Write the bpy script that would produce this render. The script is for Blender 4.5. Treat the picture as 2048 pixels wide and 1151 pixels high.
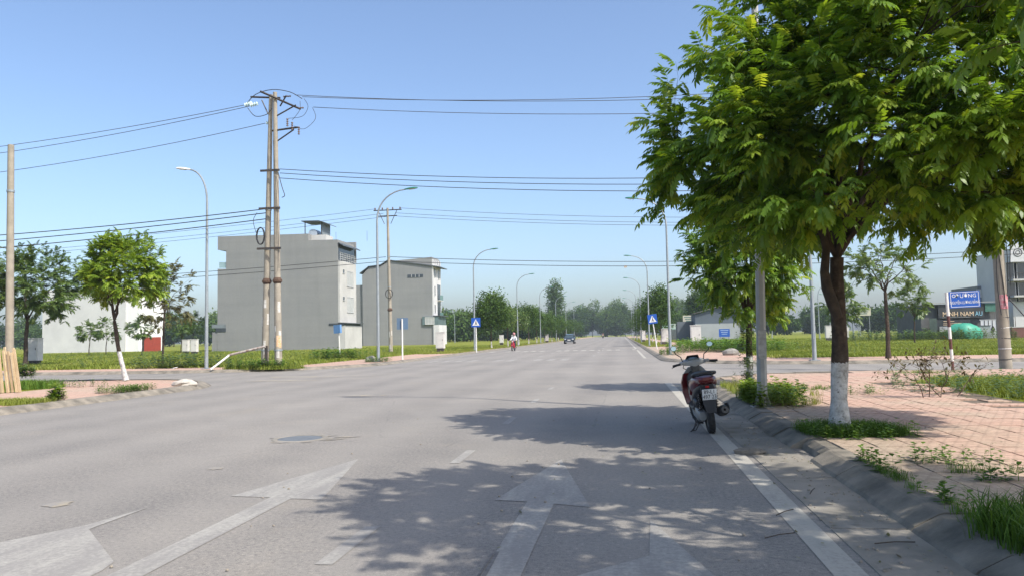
import bpy, math, random
import numpy as np
from mathutils import Vector, Matrix
# ------------------------------------------------------------------ camera, sky, sun, exposure
sc = bpy.context.scene
for o in list(bpy.data.objects): bpy.data.objects.remove(o)
W, H, FPX, CX, CY, CH = 2048., 1151., 1540., 1024., 575.5, 1.45
YAW, PITCH, ROLL = math.radians(8.01), math.radians(3.56), math.radians(1.15)
Fv = np.array([-math.sin(YAW)*math.cos(PITCH), math.cos(YAW)*math.cos(PITCH), math.sin(PITCH)])
R0 = np.array([math.cos(YAW), math.sin(YAW), 0.]); U0 = np.cross(R0, Fv)
Rv = R0*math.cos(ROLL)-U0*math.sin(ROLL); Uv = U0*math.cos(ROLL)+R0*math.sin(ROLL)
CAM = np.array([0., 0., CH])
cd = bpy.data.cameras.new('camera'); cam = bpy.data.objects.new('camera', cd); sc.collection.objects.link(cam)
mw = Matrix.Identity(4)
for i in range(3):
    mw[i][0] = Rv[i]; mw[i][1] = Uv[i]; mw[i][2] = -Fv[i]; mw[i][3] = CAM[i]
cam.matrix_world = mw
cd.sensor_width = 36.; cd.lens = 36.*FPX/W; cd.clip_start = .05; cd.clip_end = 4000.
sc.camera = cam
SUN = Vector((.72, -.484, 1.)).normalized()
EL, AZ = math.asin(SUN.z), math.atan2(SUN.x, SUN.y)
wd = bpy.data.worlds.new('World'); sc.world = wd; wd.use_nodes = True
wn = wd.node_tree; bg = wn.nodes['Background']
sky = wn.nodes.new('ShaderNodeTexSky'); sky.sky_type = 'NISHITA'; sky.sun_disc = False
sky.sun_elevation = EL; sky.sun_rotation = AZ; sky.air_density = .9; sky.dust_density = 2.5; sky.ozone_density = 3.2
wn.links.new(sky.outputs[0], bg.inputs[0]); bg.inputs[1].default_value = .12
sl = bpy.data.lights.new('sun', 'SUN'); sl.energy = 2.7; sl.angle = math.radians(.53); sl.color = (1., .95, .87)
so = bpy.data.objects.new('sun', sl); sc.collection.objects.link(so)
so.rotation_euler = SUN.to_track_quat('Z', 'Y').to_euler(); so.location = (20, -20, 40)
sc.view_settings.view_transform = 'Standard'; sc.view_settings.look = 'None'
sc.view_settings.exposure = 1.04; sc.view_settings.gamma = 1.; sc.view_settings.use_curve_mapping = False
sc.cycles.max_bounces = 6; sc.cycles.transparent_max_bounces = 8; sc.cycles.use_denoising = True

# ------------------------------------------------------------------ photo pixels -> places
def ray(px, py): return Fv + Rv*(px-CX)/FPX - Uv*(py-CY)/FPX
def G(px, py, z=0.):
    d = ray(px, py); return CAM + d*((z-CH)/d[2])
def at(px, py, Y):
    d = ray(px, py); return CAM + d*(Y/d[1])
def proj(P):
    d = np.asarray(P, float)-CAM; z = d@Fv
    return CX+FPX*(d@Rv)/z, CY-FPX*(d@Uv)/z, z

# ------------------------------------------------------------------ materials
MATS = {}
def nodes(name):
    m = bpy.data.materials.new(name); m.use_nodes = True; t = m.node_tree
    return m, t, t.nodes['Principled BSDF'], (lambda a, b: t.links.new(a, b))
def rgba(c): return (c[0], c[1], c[2], 1.)
def noise(t, co, scale, detail=4., rough=.6):
    n = t.nodes.new('ShaderNodeTexNoise'); n.inputs['Scale'].default_value = scale
    n.inputs['Detail'].default_value = detail; n.inputs['Roughness'].default_value = rough
    t.links.new(co, n.inputs['Vector']); return n
def ramp(t, fac, stops):
    r = t.nodes.new('ShaderNodeValToRGB'); e = r.color_ramp.elements
    while len(e) < len(stops): e.new(.5)
    for k, (p, c) in enumerate(stops): e[k].position = p; e[k].color = rgba(c) if len(c) == 3 else c
    t.links.new(fac, r.inputs[0]); return r
def mixc(t, fac, a, b, mode='MIX'):
    m = t.nodes.new('ShaderNodeMix'); m.data_type = 'RGBA'; m.blend_type = mode
    for v, s in ((fac, m.inputs[0]), (a, m.inputs[6]), (b, m.inputs[7])):
        if hasattr(v, 'links'): t.links.new(v, s)
        else: s.default_value = v if isinstance(v, float) else rgba(v)
    return m.outputs[2]
def mth(t, op, a, b=None, c=None):
    m = t.nodes.new('ShaderNodeMath'); m.operation = op
    for k, v in enumerate((a, b, c)):
        if v is None: continue
        if hasattr(v, 'links'): t.links.new(v, m.inputs[k])
        else: m.inputs[k].default_value = v
    return m.outputs[0]
def bump(t, bsdf, h, strength, dist=.01):
    b = t.nodes.new('ShaderNodeBump'); b.inputs['Strength'].default_value = strength; b.inputs['Distance'].default_value = dist
    t.links.new(h, b.inputs['Height']); t.links.new(b.outputs[0], bsdf.inputs['Normal'])
def M(name, c1, c2=None, scale=6., rough=.75, bmp=0., bscale=40., metal=0., spec=.4, world=False, coat=0.):
    if name in MATS: return MATS[name]
    m, t, b, L = nodes(name)
    b.inputs['Roughness'].default_value = rough; b.inputs['Metallic'].default_value = metal
    b.inputs['Specular IOR Level'].default_value = spec; b.inputs['Coat Weight'].default_value = coat
    if world: co = t.nodes.new('ShaderNodeNewGeometry').outputs['Position']
    else: co = t.nodes.new('ShaderNodeTexCoord').outputs['Object']
    c2 = c2 or tuple(x*.8 for x in c1)
    n = noise(t, co, scale, 6.)
    r = ramp(t, n.outputs['Fac'], [(.35, c1), (.68, c2)])
    L(r.outputs[0], b.inputs['Base Color'])
    if bmp: bump(t, b, noise(t, co, bscale, 3.).outputs['Fac'], bmp)
    MATS[name] = m; return m
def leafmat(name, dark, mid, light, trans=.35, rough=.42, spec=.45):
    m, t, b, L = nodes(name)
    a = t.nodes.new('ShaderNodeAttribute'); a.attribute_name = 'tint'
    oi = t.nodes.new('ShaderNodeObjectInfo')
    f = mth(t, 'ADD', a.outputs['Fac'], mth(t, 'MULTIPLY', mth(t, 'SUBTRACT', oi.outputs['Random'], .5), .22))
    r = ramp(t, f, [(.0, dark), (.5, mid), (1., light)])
    L(r.outputs[0], b.inputs['Base Color']); b.inputs['Roughness'].default_value = rough; b.inputs['Specular IOR Level'].default_value = spec
    tr = t.nodes.new('ShaderNodeBsdfTranslucent')
    L(mixc(t, 1., r.outputs[0], (1.25, 1.15, .45), 'MULTIPLY'), tr.inputs[0])
    mx = t.nodes.new('ShaderNodeMixShader'); mx.inputs[0].default_value = trans
    L(b.outputs[0], mx.inputs[1]); L(tr.outputs[0], mx.inputs[2])
    L(mx.outputs[0], t.nodes['Material Output'].inputs[0]); MATS[name] = m; return m
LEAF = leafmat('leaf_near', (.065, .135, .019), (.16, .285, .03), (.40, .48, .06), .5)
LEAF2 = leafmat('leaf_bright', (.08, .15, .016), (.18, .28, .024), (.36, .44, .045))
LEAFD = leafmat('leaf_dull', (.06, .115, .028), (.11, .175, .038), (.2, .26, .06), .35)
LEAFB = leafmat('leaf_dry', (.09, .07, .03), (.13, .13, .04), (.2, .2, .06), .3)
LEAFF = leafmat('leaf_far', (.035, .075, .018), (.07, .13, .025), (.14, .2, .04), .28, .7, .15)
GRASS = leafmat('grass_blade', (.12, .16, .02), (.20, .25, .032), (.34, .34, .1), .3, .6, .2)
GRASSD = leafmat('grass_lush', (.05, .11, .015), (.11, .21, .025), (.21, .29, .05), .3, .6, .2)
def asphalt():
    m, t, b, L = nodes('asphalt'); co = t.nodes.new('ShaderNodeNewGeometry').outputs['Position']
    big = noise(t, co, .22, 5., .62); mid = noise(t, co, 1.7, 5., .65); fine = noise(t, co, 27., 4., .8); agg = noise(t, co, 120., 2., .7)
    base = ramp(t, big.outputs['Fac'], [(.28, (.185, .174, .160)), (.5, (.228, .212, .191)), (.75, (.268, .247, .218))])
    c = mixc(t, .55, base.outputs[0], ramp(t, mid.outputs['Fac'], [(.3, (.84, .84, .85)), (.7, (1.1, 1.09, 1.07))]).outputs[0], 'MULTIPLY')
    c = mixc(t, .8, c, ramp(t, fine.outputs['Fac'], [(.3, (.38, .38, .4)), (.47, (.95, .95, .95)), (.58, (1.08, 1.07, 1.05)), (.72, (1.9, 1.86, 1.78))]).outputs[0], 'MULTIPLY')
    c = mixc(t, .5, c, ramp(t, agg.outputs['Fac'], [(.35, (.5, .5, .5)), (.66, (1.6, 1.58, 1.54))]).outputs[0], 'MULTIPLY')
    sp = t.nodes.new('ShaderNodeSeparateXYZ'); L(co, sp.inputs[0])
    # worn wheel paths run along the main road; dusty sand gathers at the lane edges
    wav = mth(t, 'SINE', mth(t, 'ADD', mth(t, 'MULTIPLY', sp.outputs[0], 3.6), mth(t, 'MULTIPLY', big.outputs['Fac'], 3.)))
    c = mixc(t, mth(t, 'MULTIPLY_ADD', wav, .14, .14), c, (.31, .285, .25))
    st = noise(t, co, .55, 6., .7)
    c = mixc(t, mth(t, 'MULTIPLY', ramp(t, st.outputs['Fac'], [(.56, (0, 0, 0)), (.72, (1, 1, 1))]).outputs[0], .3), c, (.33, .285, .22))
    # a few hairline cracks
    v = t.nodes.new('ShaderNodeTexVoronoi'); v.feature = 'DISTANCE_TO_EDGE'; v.inputs['Scale'].default_value = .16
    L(mixc(t, .12, co, noise(t, co, .8, 4.).outputs['Color']), v.inputs['Vector'])
    cr = mth(t, 'MULTIPLY', mth(t, 'LESS_THAN', v.outputs['Distance'], .0022), mth(t, 'GREATER_THAN', mid.outputs['Fac'], .52))
    c = mixc(t, mth(t, 'MULTIPLY', cr, .22), c, (.08, .08, .08))
    L(c, b.inputs['Base Color']); b.inputs['Roughness'].default_value = .86; b.inputs['Specular IOR Level'].default_value = .3
    bump(t, b, fine.outputs['Fac'], .5, .006); return m
ASPH = asphalt()
def paint(name, col, keep):
    m, t, b, L = nodes(name); co = t.nodes.new('ShaderNodeNewGeometry').outputs['Position']
    mp = t.nodes.new('ShaderNodeMapping'); mp.inputs['Scale'].default_value = (1., .16, 1.); L(co, mp.inputs['Vector'])
    n1 = noise(t, co, 26., 6., .75); n2 = noise(t, mp.outputs[0], 5., 5., .65)
    f = mth(t, 'ADD', mth(t, 'MULTIPLY', n1.outputs['Fac'], .55), mth(t, 'MULTIPLY', n2.outputs['Fac'], .5))
    k = ramp(t, f, [(keep-.09, (0, 0, 0)), (keep+.09, (1, 1, 1))])
    c = mixc(t, k.outputs[0], (.25, .235, .215), col)
    L(c, b.inputs['Base Color']); b.inputs['Roughness'].default_value = .8; b.inputs['Specular IOR Level'].default_value = .25
    bump(t, b, noise(t, co, 75., 2.).outputs['Fac'], .4, .005); return m
PAINT = paint('worn_road_paint', (.37, .352, .31), .555)
PAINTF = paint('edge_line_paint', (.40, .375, .32), .43)
PAINTY = paint('old_yellow_sand', (.36, .30, .20), .58)
def groundmat():
    m, t, b, L = nodes('field_ground'); co = t.nodes.new('ShaderNodeNewGeometry').outputs['Position']
    a = noise(t, co, .12, 5., .6); n = noise(t, co, 1.1, 6., .7); f = noise(t, co, 14., 4., .7)
    c = ramp(t, a.outputs['Fac'], [(.3, (.17, .20, .03)), (.5, (.2, .225, .038)), (.7, (.25, .235, .06))]).outputs[0]
    c = mixc(t, .7, c, ramp(t, n.outputs['Fac'], [(.3, (.6, .65, .5)), (.7, (1.25, 1.2, 1.2))]).outputs[0], 'MULTIPLY')
    c = mixc(t, .7, c, ramp(t, f.outputs['Fac'], [(.3, (.5, .55, .4)), (.7, (1.4, 1.35, 1.2))]).outputs[0], 'MULTIPLY')
    c = mixc(t, ramp(t, n.outputs['Fac'], [(.62, (0, 0, 0)), (.75, (.7, .7, .7))]).outputs[0], c, (.17, .135, .085))
    L(c, b.inputs['Base Color']); b.inputs['Roughness'].default_value = .95; b.inputs['Specular IOR Level'].default_value = .1
    bump(t, b, f.outputs['Fac'], 1., .08); return m
FIELD = groundmat()
def tilemat(name):
    m, t, b, L = nodes(name); co = t.nodes.new('ShaderNodeNewGeometry').outputs['Position']
    sp = t.nodes.new('ShaderNodeSeparateXYZ'); L(co, sp.inputs[0])
    v_ = mth(t, 'DIVIDE', mth(t, 'ADD', sp.outputs[1], 98.), .1333); row = mth(t, 'MULTIPLY', mth(t, 'MODULO', mth(t, 'FLOOR', v_), 2.), .5)
    fx = mth(t, 'FRACT', mth(t, 'ADD', mth(t, 'DIVIDE', mth(t, 'ADD', sp.outputs[0], 98.), .1333), row)); fy = mth(t, 'FRACT', v_)
    # pressed fan pattern: an arc over the foot of each small field, every second row set off by half
    dx = mth(t, 'SUBTRACT', fx, .5); r = mth(t, 'SQRT', mth(t, 'ADD', mth(t, 'MULTIPLY', dx, dx), mth(t, 'MULTIPLY', mth(t, 'MULTIPLY', fy, fy), .3)))
    groove = mth(t, 'LESS_THAN', mth(t, 'ABSOLUTE', mth(t, 'SUBTRACT', r, .46)), .07)
    n = noise(t, co, .5, 5., .65); n2 = noise(t, co, 7., 5., .7); n3 = noise(t, co, 60., 3.)
    c = ramp(t, n.outputs['Fac'], [(.3, (.53, .33, .25)), (.5, (.51, .345, .262)), (.68, (.46, .36, .268))]).outputs[0]
    # the strip by the kerb is paved in greyer tiles, dusted with earth
    kx = mth(t, 'ADD', sp.outputs[0], mth(t, 'MULTIPLY', n.outputs['Fac'], 1.6))
    kf = mth(t, 'MULTIPLY', ramp(t, mth(t, 'MULTIPLY', kx, .1), [(.37, (1, 1, 1)), (.47, (0, 0, 0))]).outputs[0], mth(t, 'GREATER_THAN', sp.outputs[0], 1.9))
    c = mixc(t, mth(t, 'MULTIPLY', kf, .7), c, (.40, .335, .245))
    c = mixc(t, .75, c, ramp(t, n2.outputs['Fac'], [(.3, (.66, .64, .62)), (.7, (1.2, 1.2, 1.2))]).outputs[0], 'MULTIPLY')
    c = mixc(t, mth(t, 'MULTIPLY', groove, .24), c, (.17, .125, .095))
    c = mixc(t, .35, c, ramp(t, n3.outputs['Fac'], [(.3, (.6, .6, .6)), (.7, (1.3, 1.3, 1.3))]).outputs[0], 'MULTIPLY')
    L(c, b.inputs['Base Color']); b.inputs['Roughness'].default_value = .85; b.inputs['Specular IOR Level'].default_value = .25
    bump(t, b, mth(t, 'SUBTRACT', n3.outputs['Fac'], mth(t, 'MULTIPLY', groove, 1.2)), .6, .006); return m
TILE = tilemat('pressed_tile')
TILEJ = M('tile_joint_sand', (.16, .12, .085), (.10, .085, .06), 5., .95, .3, 60., world=True)
KERB = M('kerb_concrete', (.27, .235, .185), (.11, .10, .08), 2.6, .9, .6, 45., world=True)
GUT = M('gutter_concrete', (.30, .27, .225), (.19, .175, .145), 2., .9, .5, 60., world=True)
CONC = M('pole_concrete', (.34, .30, .235), (.25, .22, .175), 3., .85, .3, 30.)
CONCR = M('lamp_concrete', (.42, .41, .38), (.33, .32, .29), 2.5, .85, .3, 30.)
STEEL = M('galvanised_steel', (.33, .36, .37), (.26, .29, .30), 3., .5, metal=.35)
DARKM = M('dark_steel', (.045, .045, .048), (.09, .07, .055), 8., .6, metal=.3)
RUST = M('rusty_flange', (.12, .07, .045), (.06, .04, .03), 20., .85, .4)
WIRE = M('black_cable', (.02, .02, .022), (.035, .035, .035), 3., .6)
HVW = M('bare_line_wire', (.06, .065, .075), (.08, .085, .09), 3., .5)
GLASSI = M('glass_insulator', (.55, .66, .64), (.42, .55, .53), 4., .2)
BROWNI = M('brown_insulator', (.16, .10, .075), (.12, .08, .06), 4., .4)
WHITE = M('white_paint', (.72, .71, .67), (.6, .58, .54), 5., .7)
LIME = M('lime_wash', (.62, .60, .56), (.3, .28, .25), 14., .9, .5, 30.)
GREENL = M('green_lamp_head', (.03, .17, .11), (.025, .13, .09), 5., .4)
LENS = M('lamp_lens', (.6, .62, .62), (.5, .52, .52), 5., .2)
BLUE = M('blue_sign_face', (.012, .08, .38), (.02, .10, .40), 3., .45)
SIGNB = M('sign_back', (.10, .17, .26), (.13, .19, .27), 3., .6)
BLACK = M('black_plastic', (.018, .018, .02), (.028, .028, .03), 9., .5)
RUBBER = M('tyre_rubber', (.022, .022, .022), (.035, .034, .032), 20., .85)
def plaster():
    m, t, b, L = nodes('grey_render'); co = t.nodes.new('ShaderNodeNewGeometry').outputs['Position']
    mp = t.nodes.new('ShaderNodeMapping'); mp.inputs['Scale'].default_value = (1.1, 1.1, .07); L(co, mp.inputs['Vector'])
    mq = t.nodes.new('ShaderNodeMapping'); mq.inputs['Scale'].default_value = (.05, .05, 1.3); L(co, mq.inputs['Vector'])
    st = noise(t, mp.outputs[0], 1.2, 6., .7); bd = noise(t, mq.outputs[0], 1., 4., .6); bl = noise(t, co, .25, 6., .65); gr = noise(t, co, 5., 4., .7)
    c = ramp(t, bl.outputs['Fac'], [(.3, (.262, .262, .252)), (.7, (.225, .229, .226))]).outputs[0]
    c = mixc(t, .6, c, ramp(t, st.outputs['Fac'], [(.3, (.9, .9, .9)), (.5, (1., 1., 1.)), (.72, (1.05, 1.05, 1.05))]).outputs[0], 'MULTIPLY')
    c = mixc(t, .35, c, ramp(t, bd.outputs['Fac'], [(.35, (.9, .9, .9)), (.65, (1.08, 1.08, 1.08))]).outputs[0], 'MULTIPLY')
    c = mixc(t, .3, c, ramp(t, gr.outputs['Fac'], [(.3, (.8, .8, .8)), (.7, (1.15, 1.15, 1.15))]).outputs[0], 'MULTIPLY')
    L(c, b.inputs['Base Color']); b.inputs['Roughness'].default_value = .92; b.inputs['Specular IOR Level'].default_value = .2; return m
RENDERG = plaster()
RENDERG2 = M('pale_render', (.50, .49, .46), (.42, .41, .385), .5, .9)
RENDERW = M('white_render', (.6, .595, .58), (.52, .515, .51), .4, .85)
GLASS = M('dark_window_glass', (.035, .045, .055), (.06, .07, .08), 1.2, .12, spec=.7)
SHUT = M('pale_shutter', (.42, .43, .41), (.36, .37, .36), 2., .6)
FRAME = M('window_frame', (.5, .5, .49), (.42, .42, .41), 4., .6)
ROOFD = M('dark_sheet_roof', (.07, .085, .095), (.10, .11, .12), 1., .55)
BARK = M('bark', (.075, .055, .04), (.035, .028, .022), 9., .95, 1., 28.)
def trunkmat(name, zh):
    m, t, b, L = nodes(name); co = t.nodes.new('ShaderNodeTexCoord').outputs['Object']
    sp = t.nodes.new('ShaderNodeSeparateXYZ'); L(co, sp.inputs[0])
    n = noise(t, co, 9., 6., .7); n2 = noise(t, co, 22., 5., .7)
    bark = ramp(t, n.outputs['Fac'], [(.3, (.035, .027, .022)), (.55, (.075, .056, .042)), (.75, (.13, .105, .08))]).outputs[0]
    edge = mth(t, 'ADD', sp.outputs[2], mth(t, 'MULTIPLY', n2.outputs['Fac'], .16))
    k = mth(t, 'LESS_THAN', edge, zh+.08)
    chip = ramp(t, n2.outputs['Fac'], [(.30, (0, 0, 0)), (.42, (1, 1, 1))]).outputs[0]
    c = mixc(t, mth(t, 'MULTIPLY', k, chip), bark, ramp(t, n.outputs['Fac'], [(.34, (.24, .225, .2)), (.5, (.5, .49, .46)), (.65, (.64, .63, .6))]).outputs[0])
    L(c, b.inputs['Base Color']); b.inputs['Roughness'].default_value = .92; b.inputs['Specular IOR Level'].default_value = .2
    bump(t, b, n2.outputs['Fac'], .9, .02); return m

# ------------------------------------------------------------------ mesh helpers
COL = sc.collection
def tag(o, label=None, cat=None, group=None, kind=None):
    if label: o['label'] = label
    if cat: o['category'] = cat
    if group: o['group'] = group
    if kind: o['kind'] = kind
    return o
def empty(name, loc=(0, 0, 0), rz=0., label=None, cat=None, group=None):
    o = bpy.data.objects.new(name, None); COL.objects.link(o); o.empty_display_size = .2
    o.location = loc; o.rotation_euler = (0, 0, rz); return tag(o, label, cat, group)
def mesh_np(name, V, F, mat, parent=None, loc=(0, 0, 0), smooth=False, tint=None):
    me = bpy.data.meshes.new(name); me.from_pydata(V if isinstance(V, list) else V.tolist(), [], F if isinstance(F, list) else F.tolist())
    if tint is not None:
        a = me.attributes.new('tint', 'FLOAT', 'POINT'); a.data.foreach_set('value', np.asarray(tint, np.float32))
    if smooth: me.polygons.foreach_set('use_smooth', [True]*len(me.polygons))
    me.materials.append(mat); me.update()
    o = bpy.data.objects.new(name, me); COL.objects.link(o); o.parent = parent; o.location = loc; return o
def perp(d):
    d = Vector(d).normalized(); a = Vector((0, 0, 1)) if abs(d.z) < .9 else Vector((1, 0, 0))
    u = d.cross(a).normalized(); return u, u.cross(d).normalized()
class MB:
    def __init__(s): s.v = []; s.f = []
    def add(s, vs, fs):
        n = len(s.v); s.v += [tuple(map(float, p)) for p in vs]; s.f += [[i+n for i in f] for f in fs]; return s
    def box(s, c, d, rot=None, taper=1.):
        x, y, z = (q/2 for q in d); P = []
        for sz in (-1, 1):
            k = taper if sz > 0 else 1.
            for sx, sy in ((-1, -1), (1, -1), (1, 1), (-1, 1)): P.append(Vector((sx*x*k, sy*y*k, sz*z)))
        if rot is not None: P = [rot @ p for p in P]
        c = Vector(c)
        return s.add([p+c for p in P], [[3, 2, 1, 0], [4, 5, 6, 7], [0, 1, 5, 4], [1, 2, 6, 5], [2, 3, 7, 6], [3, 0, 4, 7]])
    def tube(s, pts, r, n=8, cap=True):
        pts = [Vector(p) for p in pts]; m = len(pts); r = [r]*m if isinstance(r, (int, float)) else list(r)
        vs, fs = [], []; u = None
        for i, p in enumerate(pts):
            d = (pts[min(i+1, m-1)]-pts[max(i-1, 0)]).normalized()
            if u is None: u, w = perp(d)
            else:
                u = (u-d*u.dot(d)); u = u.normalized() if u.length > 1e-6 else perp(d)[0]; w = u.cross(d)
            for k in range(n):
                a = 2*math.pi*k/n; vs.append(p+(u*math.cos(a)+w*math.sin(a))*r[i])
        for i in range(m-1):
            for k in range(n):
                k2 = (k+1) % n; fs.append([i*n+k, i*n+k2, (i+1)*n+k2, (i+1)*n+k])
        if cap: fs.append(list(range(n))); fs.append([(m-1)*n+k for k in range(n-1, -1, -1)])
        return s.add(vs, fs)
    def lathe(s, prof, c=(0, 0, 0), axis=(0, 0, 1), n=16):
        u, w = perp(axis); ax = Vector(axis).normalized(); c = Vector(c); vs, fs = [], []
        for r, h in prof:
            for k in range(n):
                a = 2*math.pi*k/n; vs.append(c+ax*h+(u*math.cos(a)+w*math.sin(a))*max(r, 1e-4))
        for i in range(len(prof)-1):
            for k in range(n):
                k2 = (k+1) % n; fs.append([i*n+k, i*n+k2, (i+1)*n+k2, (i+1)*n+k])
        return s.add(vs, fs)
    def prism(s, poly, fn, d0, d1):
        n = len(poly); vs = [fn(a, b, d0) for a, b in poly]+[fn(a, b, d1) for a, b in poly]
        fs = [list(range(n))[::-1], [n+k for k in range(n)]]+[[k, (k+1) % n, n+(k+1) % n, n+k] for k in range(n)]
        return s.add(vs, fs)
    def loft(s, rings, cap=True):
        n = len(rings[0]); vs = [p for r in rings for p in r]; fs = []
        for i in range(len(rings)-1):
            for k in range(n):
                k2 = (k+1) % n; fs.append([i*n+k, i*n+k2, (i+1)*n+k2, (i+1)*n+k])
        if cap: fs.append(list(range(n))[::-1]); fs.append([(len(rings)-1)*n+k for k in range(n)])
        return s.add(vs, fs)
    def build(s, name, mat, parent=None, loc=(0, 0, 0), smooth=False, fix=True, bevel=0.):
        me = bpy.data.meshes.new(name); me.from_pydata(s.v, [], s.f); me.materials.append(mat)
        if fix:
            import bmesh
            bm = bmesh.new(); bm.from_mesh(me); bmesh.ops.recalc_face_normals(bm, faces=bm.faces); bm.to_mesh(me); bm.free()
        if smooth:
            me.polygons.foreach_set('use_smooth', [True]*len(me.polygons)); me.set_sharp_from_angle(angle=math.radians(40))
        me.update(); o = bpy.data.objects.new(name, me); COL.objects.link(o); o.parent = parent; o.location = loc
        if bevel:
            b = o.modifiers.new('bevel', 'BEVEL'); b.width = bevel; b.segments = 2; b.limit_method = 'ANGLE'
        return o
def copy_tree(o, parent=None):
    c = o.copy(); COL.objects.link(c); c.parent = parent
    for ch in list(o.children): copy_tree(ch, c)
    return c
def text_part(s, size, mat, parent, name, loc, rot, sx=1., ext=.002):
    cu = bpy.data.curves.new('txt', 'FONT'); cu.body = s; cu.size = size; cu.extrude = ext; cu.align_x = 'CENTER'; cu.align_y = 'CENTER'; cu.resolution_u = 2
    ob = bpy.data.objects.new('txt', cu); me = bpy.data.meshes.new_from_object(ob); bpy.data.objects.remove(ob)
    me.materials.clear(); me.materials.append(mat); me.name = name
    o = bpy.data.objects.new(name, me); COL.objects.link(o); o.parent = parent; o.location = loc; o.rotation_euler = rot; o.scale = (sx, 1, 1); return o

# ------------------------------------------------------------------ ground, road, kerbs, pavements
XL, XR, YN, YF, YEND = -13.0, 2.0, 26.2, 34.3, 430.
def sheet(name, rects, z, mat, label, kind='structure'):
    V, F = [], []
    for x0, y0, x1, y1 in rects:
        n = len(V); V += [(x0, y0, z), (x1, y0, z), (x1, y1, z), (x0, y1, z)]; F.append([n, n+1, n+2, n+3])
    return tag(mesh_np(name, V, F, mat), label, kind=kind)
sheet('ground', [(-900, -200, 900, 1200)], -.06, FIELD, 'flat green open ground reaching to the horizon')
sheet('road', [(XL-.4, -40, XR+.4, YEND), (XL-9, YN-7, XL-.4, YF+9), (XR+.4, YN-7, XR+9, YF+9),
               (-260, YN-.4, XL-9, YF+.4), (XR+9, YN-.4, 260, YF+.4), (-260, YEND, 260, YEND+9)], 0., ASPH, 'worn grey asphalt road and its crossing street')
KERBP = [(0., .0), (.03, .035), (.20, .125), (.24, .135), (.40, .135)]
def path(cx, cy, sx, sy, r, Lx, Ly):
    P, N = [], []
    for d in np.concatenate([np.linspace(Ly, r, max(3, int((Ly-r)/1.0))), ]): P.append((cx, cy+sy*d)); N.append((sx, 0))
    for k in range(1, 9):
        a = math.pi/2*k/9; P.append((cx+sx*r*(1-math.cos(a)), cy+sy*r*(1-math.sin(a)))); N.append((sx*math.cos(a), sy*math.sin(a)))
    for d in np.linspace(r, Lx, max(3, int((Lx-r)/1.0))): P.append((cx+sx*d, cy)); N.append((0, sy))
    return np.array(P, float), np.array(N, float)
def strip(name, P, N, prof, mat, parent=None):
    V, F = [], []; m = len(prof)
    for p, n in zip(P, N):
        for o, z in prof: V.append((p[0]+n[0]*o, p[1]+n[1]*o, z))
    for i in range(len(P)-1):
        for k in range(m-1): F.append([i*m+k, i*m+k+1, (i+1)*m+k+1, (i+1)*m+k])
    ob = MB(); ob.v = V; ob.f = F
    return ob.build(name, mat, parent, fix=False)
SWW = 5.0
def block(cx, cy, sx, sy, r, Lx, Ly, where, sww, stones=None, tiles=True):
    P, N = path(cx, cy, sx, sy, r, Lx, Ly)
    rt = tag(strip('pavement', P, N, [(.38, .112), (sww, .112)], TILEJ if tiles else TILE), 'pink tiled pavement at the '+where, kind='structure')
    if stones is None:
        k = strip('kerb', P, N, KERBP, KERB); tag(k, 'sloping concrete kerb at the '+where, kind='structure')
    # the plot behind the pavement
    x1 = cx+sx*Lx; y1 = cy+sy*Ly
    x0, y0 = cx+sx*(sww), cy+sy*(sww)
    rr = max(r-sww, .05)
    V = [(x0, y1), (x0, cy+sy*(sww+rr))]+[(x0+sx*rr*(1-math.cos(a)), y0+sy*rr*(1-math.sin(a))) for a in np.linspace(.2, 1.4, 5)]+[(cx+sx*(sww+rr), y0), (x1, y0), (x1, y1)]
    g = tag(mesh_np('field', [(a, b, .108) for a, b in V], [list(range(len(V)))], FIELD), 'grassy building plot behind the pavement at the '+where, kind='structure')
    return P, N, rt
NR = block(XR, YN, 1, -1, 5., 200., 60., 'near right corner', SWW, stones=True)
NL = block(XL, YN+.6, -1, -1, 5., 200., 60., 'near left corner', 4.6, tiles=False)
FL = block(XL, YF, -1, 1, 7.5, 220., YEND-YF, 'far left corner', 4.2, tiles=False)
FR = block(XR, YF, 1, 1, 8., 220., YEND-YF, 'far right corner', 5.4, tiles=False)
# near right kerb: separate stones about a metre long
kr = empty('kerb', (0, 0, 0)); tag(kr, 'weathered sloping concrete kerb beside the parked scooter', kind='structure')
rng = random.Random(3)
P, N, NRP = NR
# resample the near path: start behind the camera, go round the corner and along the side street
seg = [(p, n) for p, n in zip(P, N) if p[1] > -8 and p[0] < 45]
for i in range(len(seg)-1):
    (p0, n0), (p1, n1) = seg[i], seg[i+1]; m = MB(); e = .008
    d = p1-p0; a = p0+d*e; b = p1-d*e; dz = rng.uniform(-.008, .008); dn = rng.uniform(-.012, .012); R = []
    gap = 8.35 < p0[1] < 9.35 and p0[0] < 2.1   # broken drain inlet
    for q, n in ((a, n0), (b, n1)):
        pr = [(o+dn, z+dz) for o, z in KERBP]+[(.40, -.04), (0., -.04)]
        if gap: pr = [(.16, .0), (.18, .06), (.24, .10), (.27, .118), (.40, .12), (.40, -.04), (.16, -.04)]
        R.append([(q[0]+n[0]*o, q[1]+n[1]*o, z) for o, z in pr])
    m.loft(R).build('kerb_stone', KERB, kr)
# gutter slabs and edge line on the near right
gt = empty('gutter'); tag(gt, 'pale concrete gutter channel along the near right kerb', kind='structure')
y = -6.
while y < 21.:
    l = 1.96; m = MB()
    m.loft([[(1.47, yy, .006), (1.72, yy, .0045), (2.02, yy, .009), (2.02, yy, -.03), (1.47, yy, -.03)] for yy in (y, y+l)]).build('gutter_slab', GUT, gt); y += 2.
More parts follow.
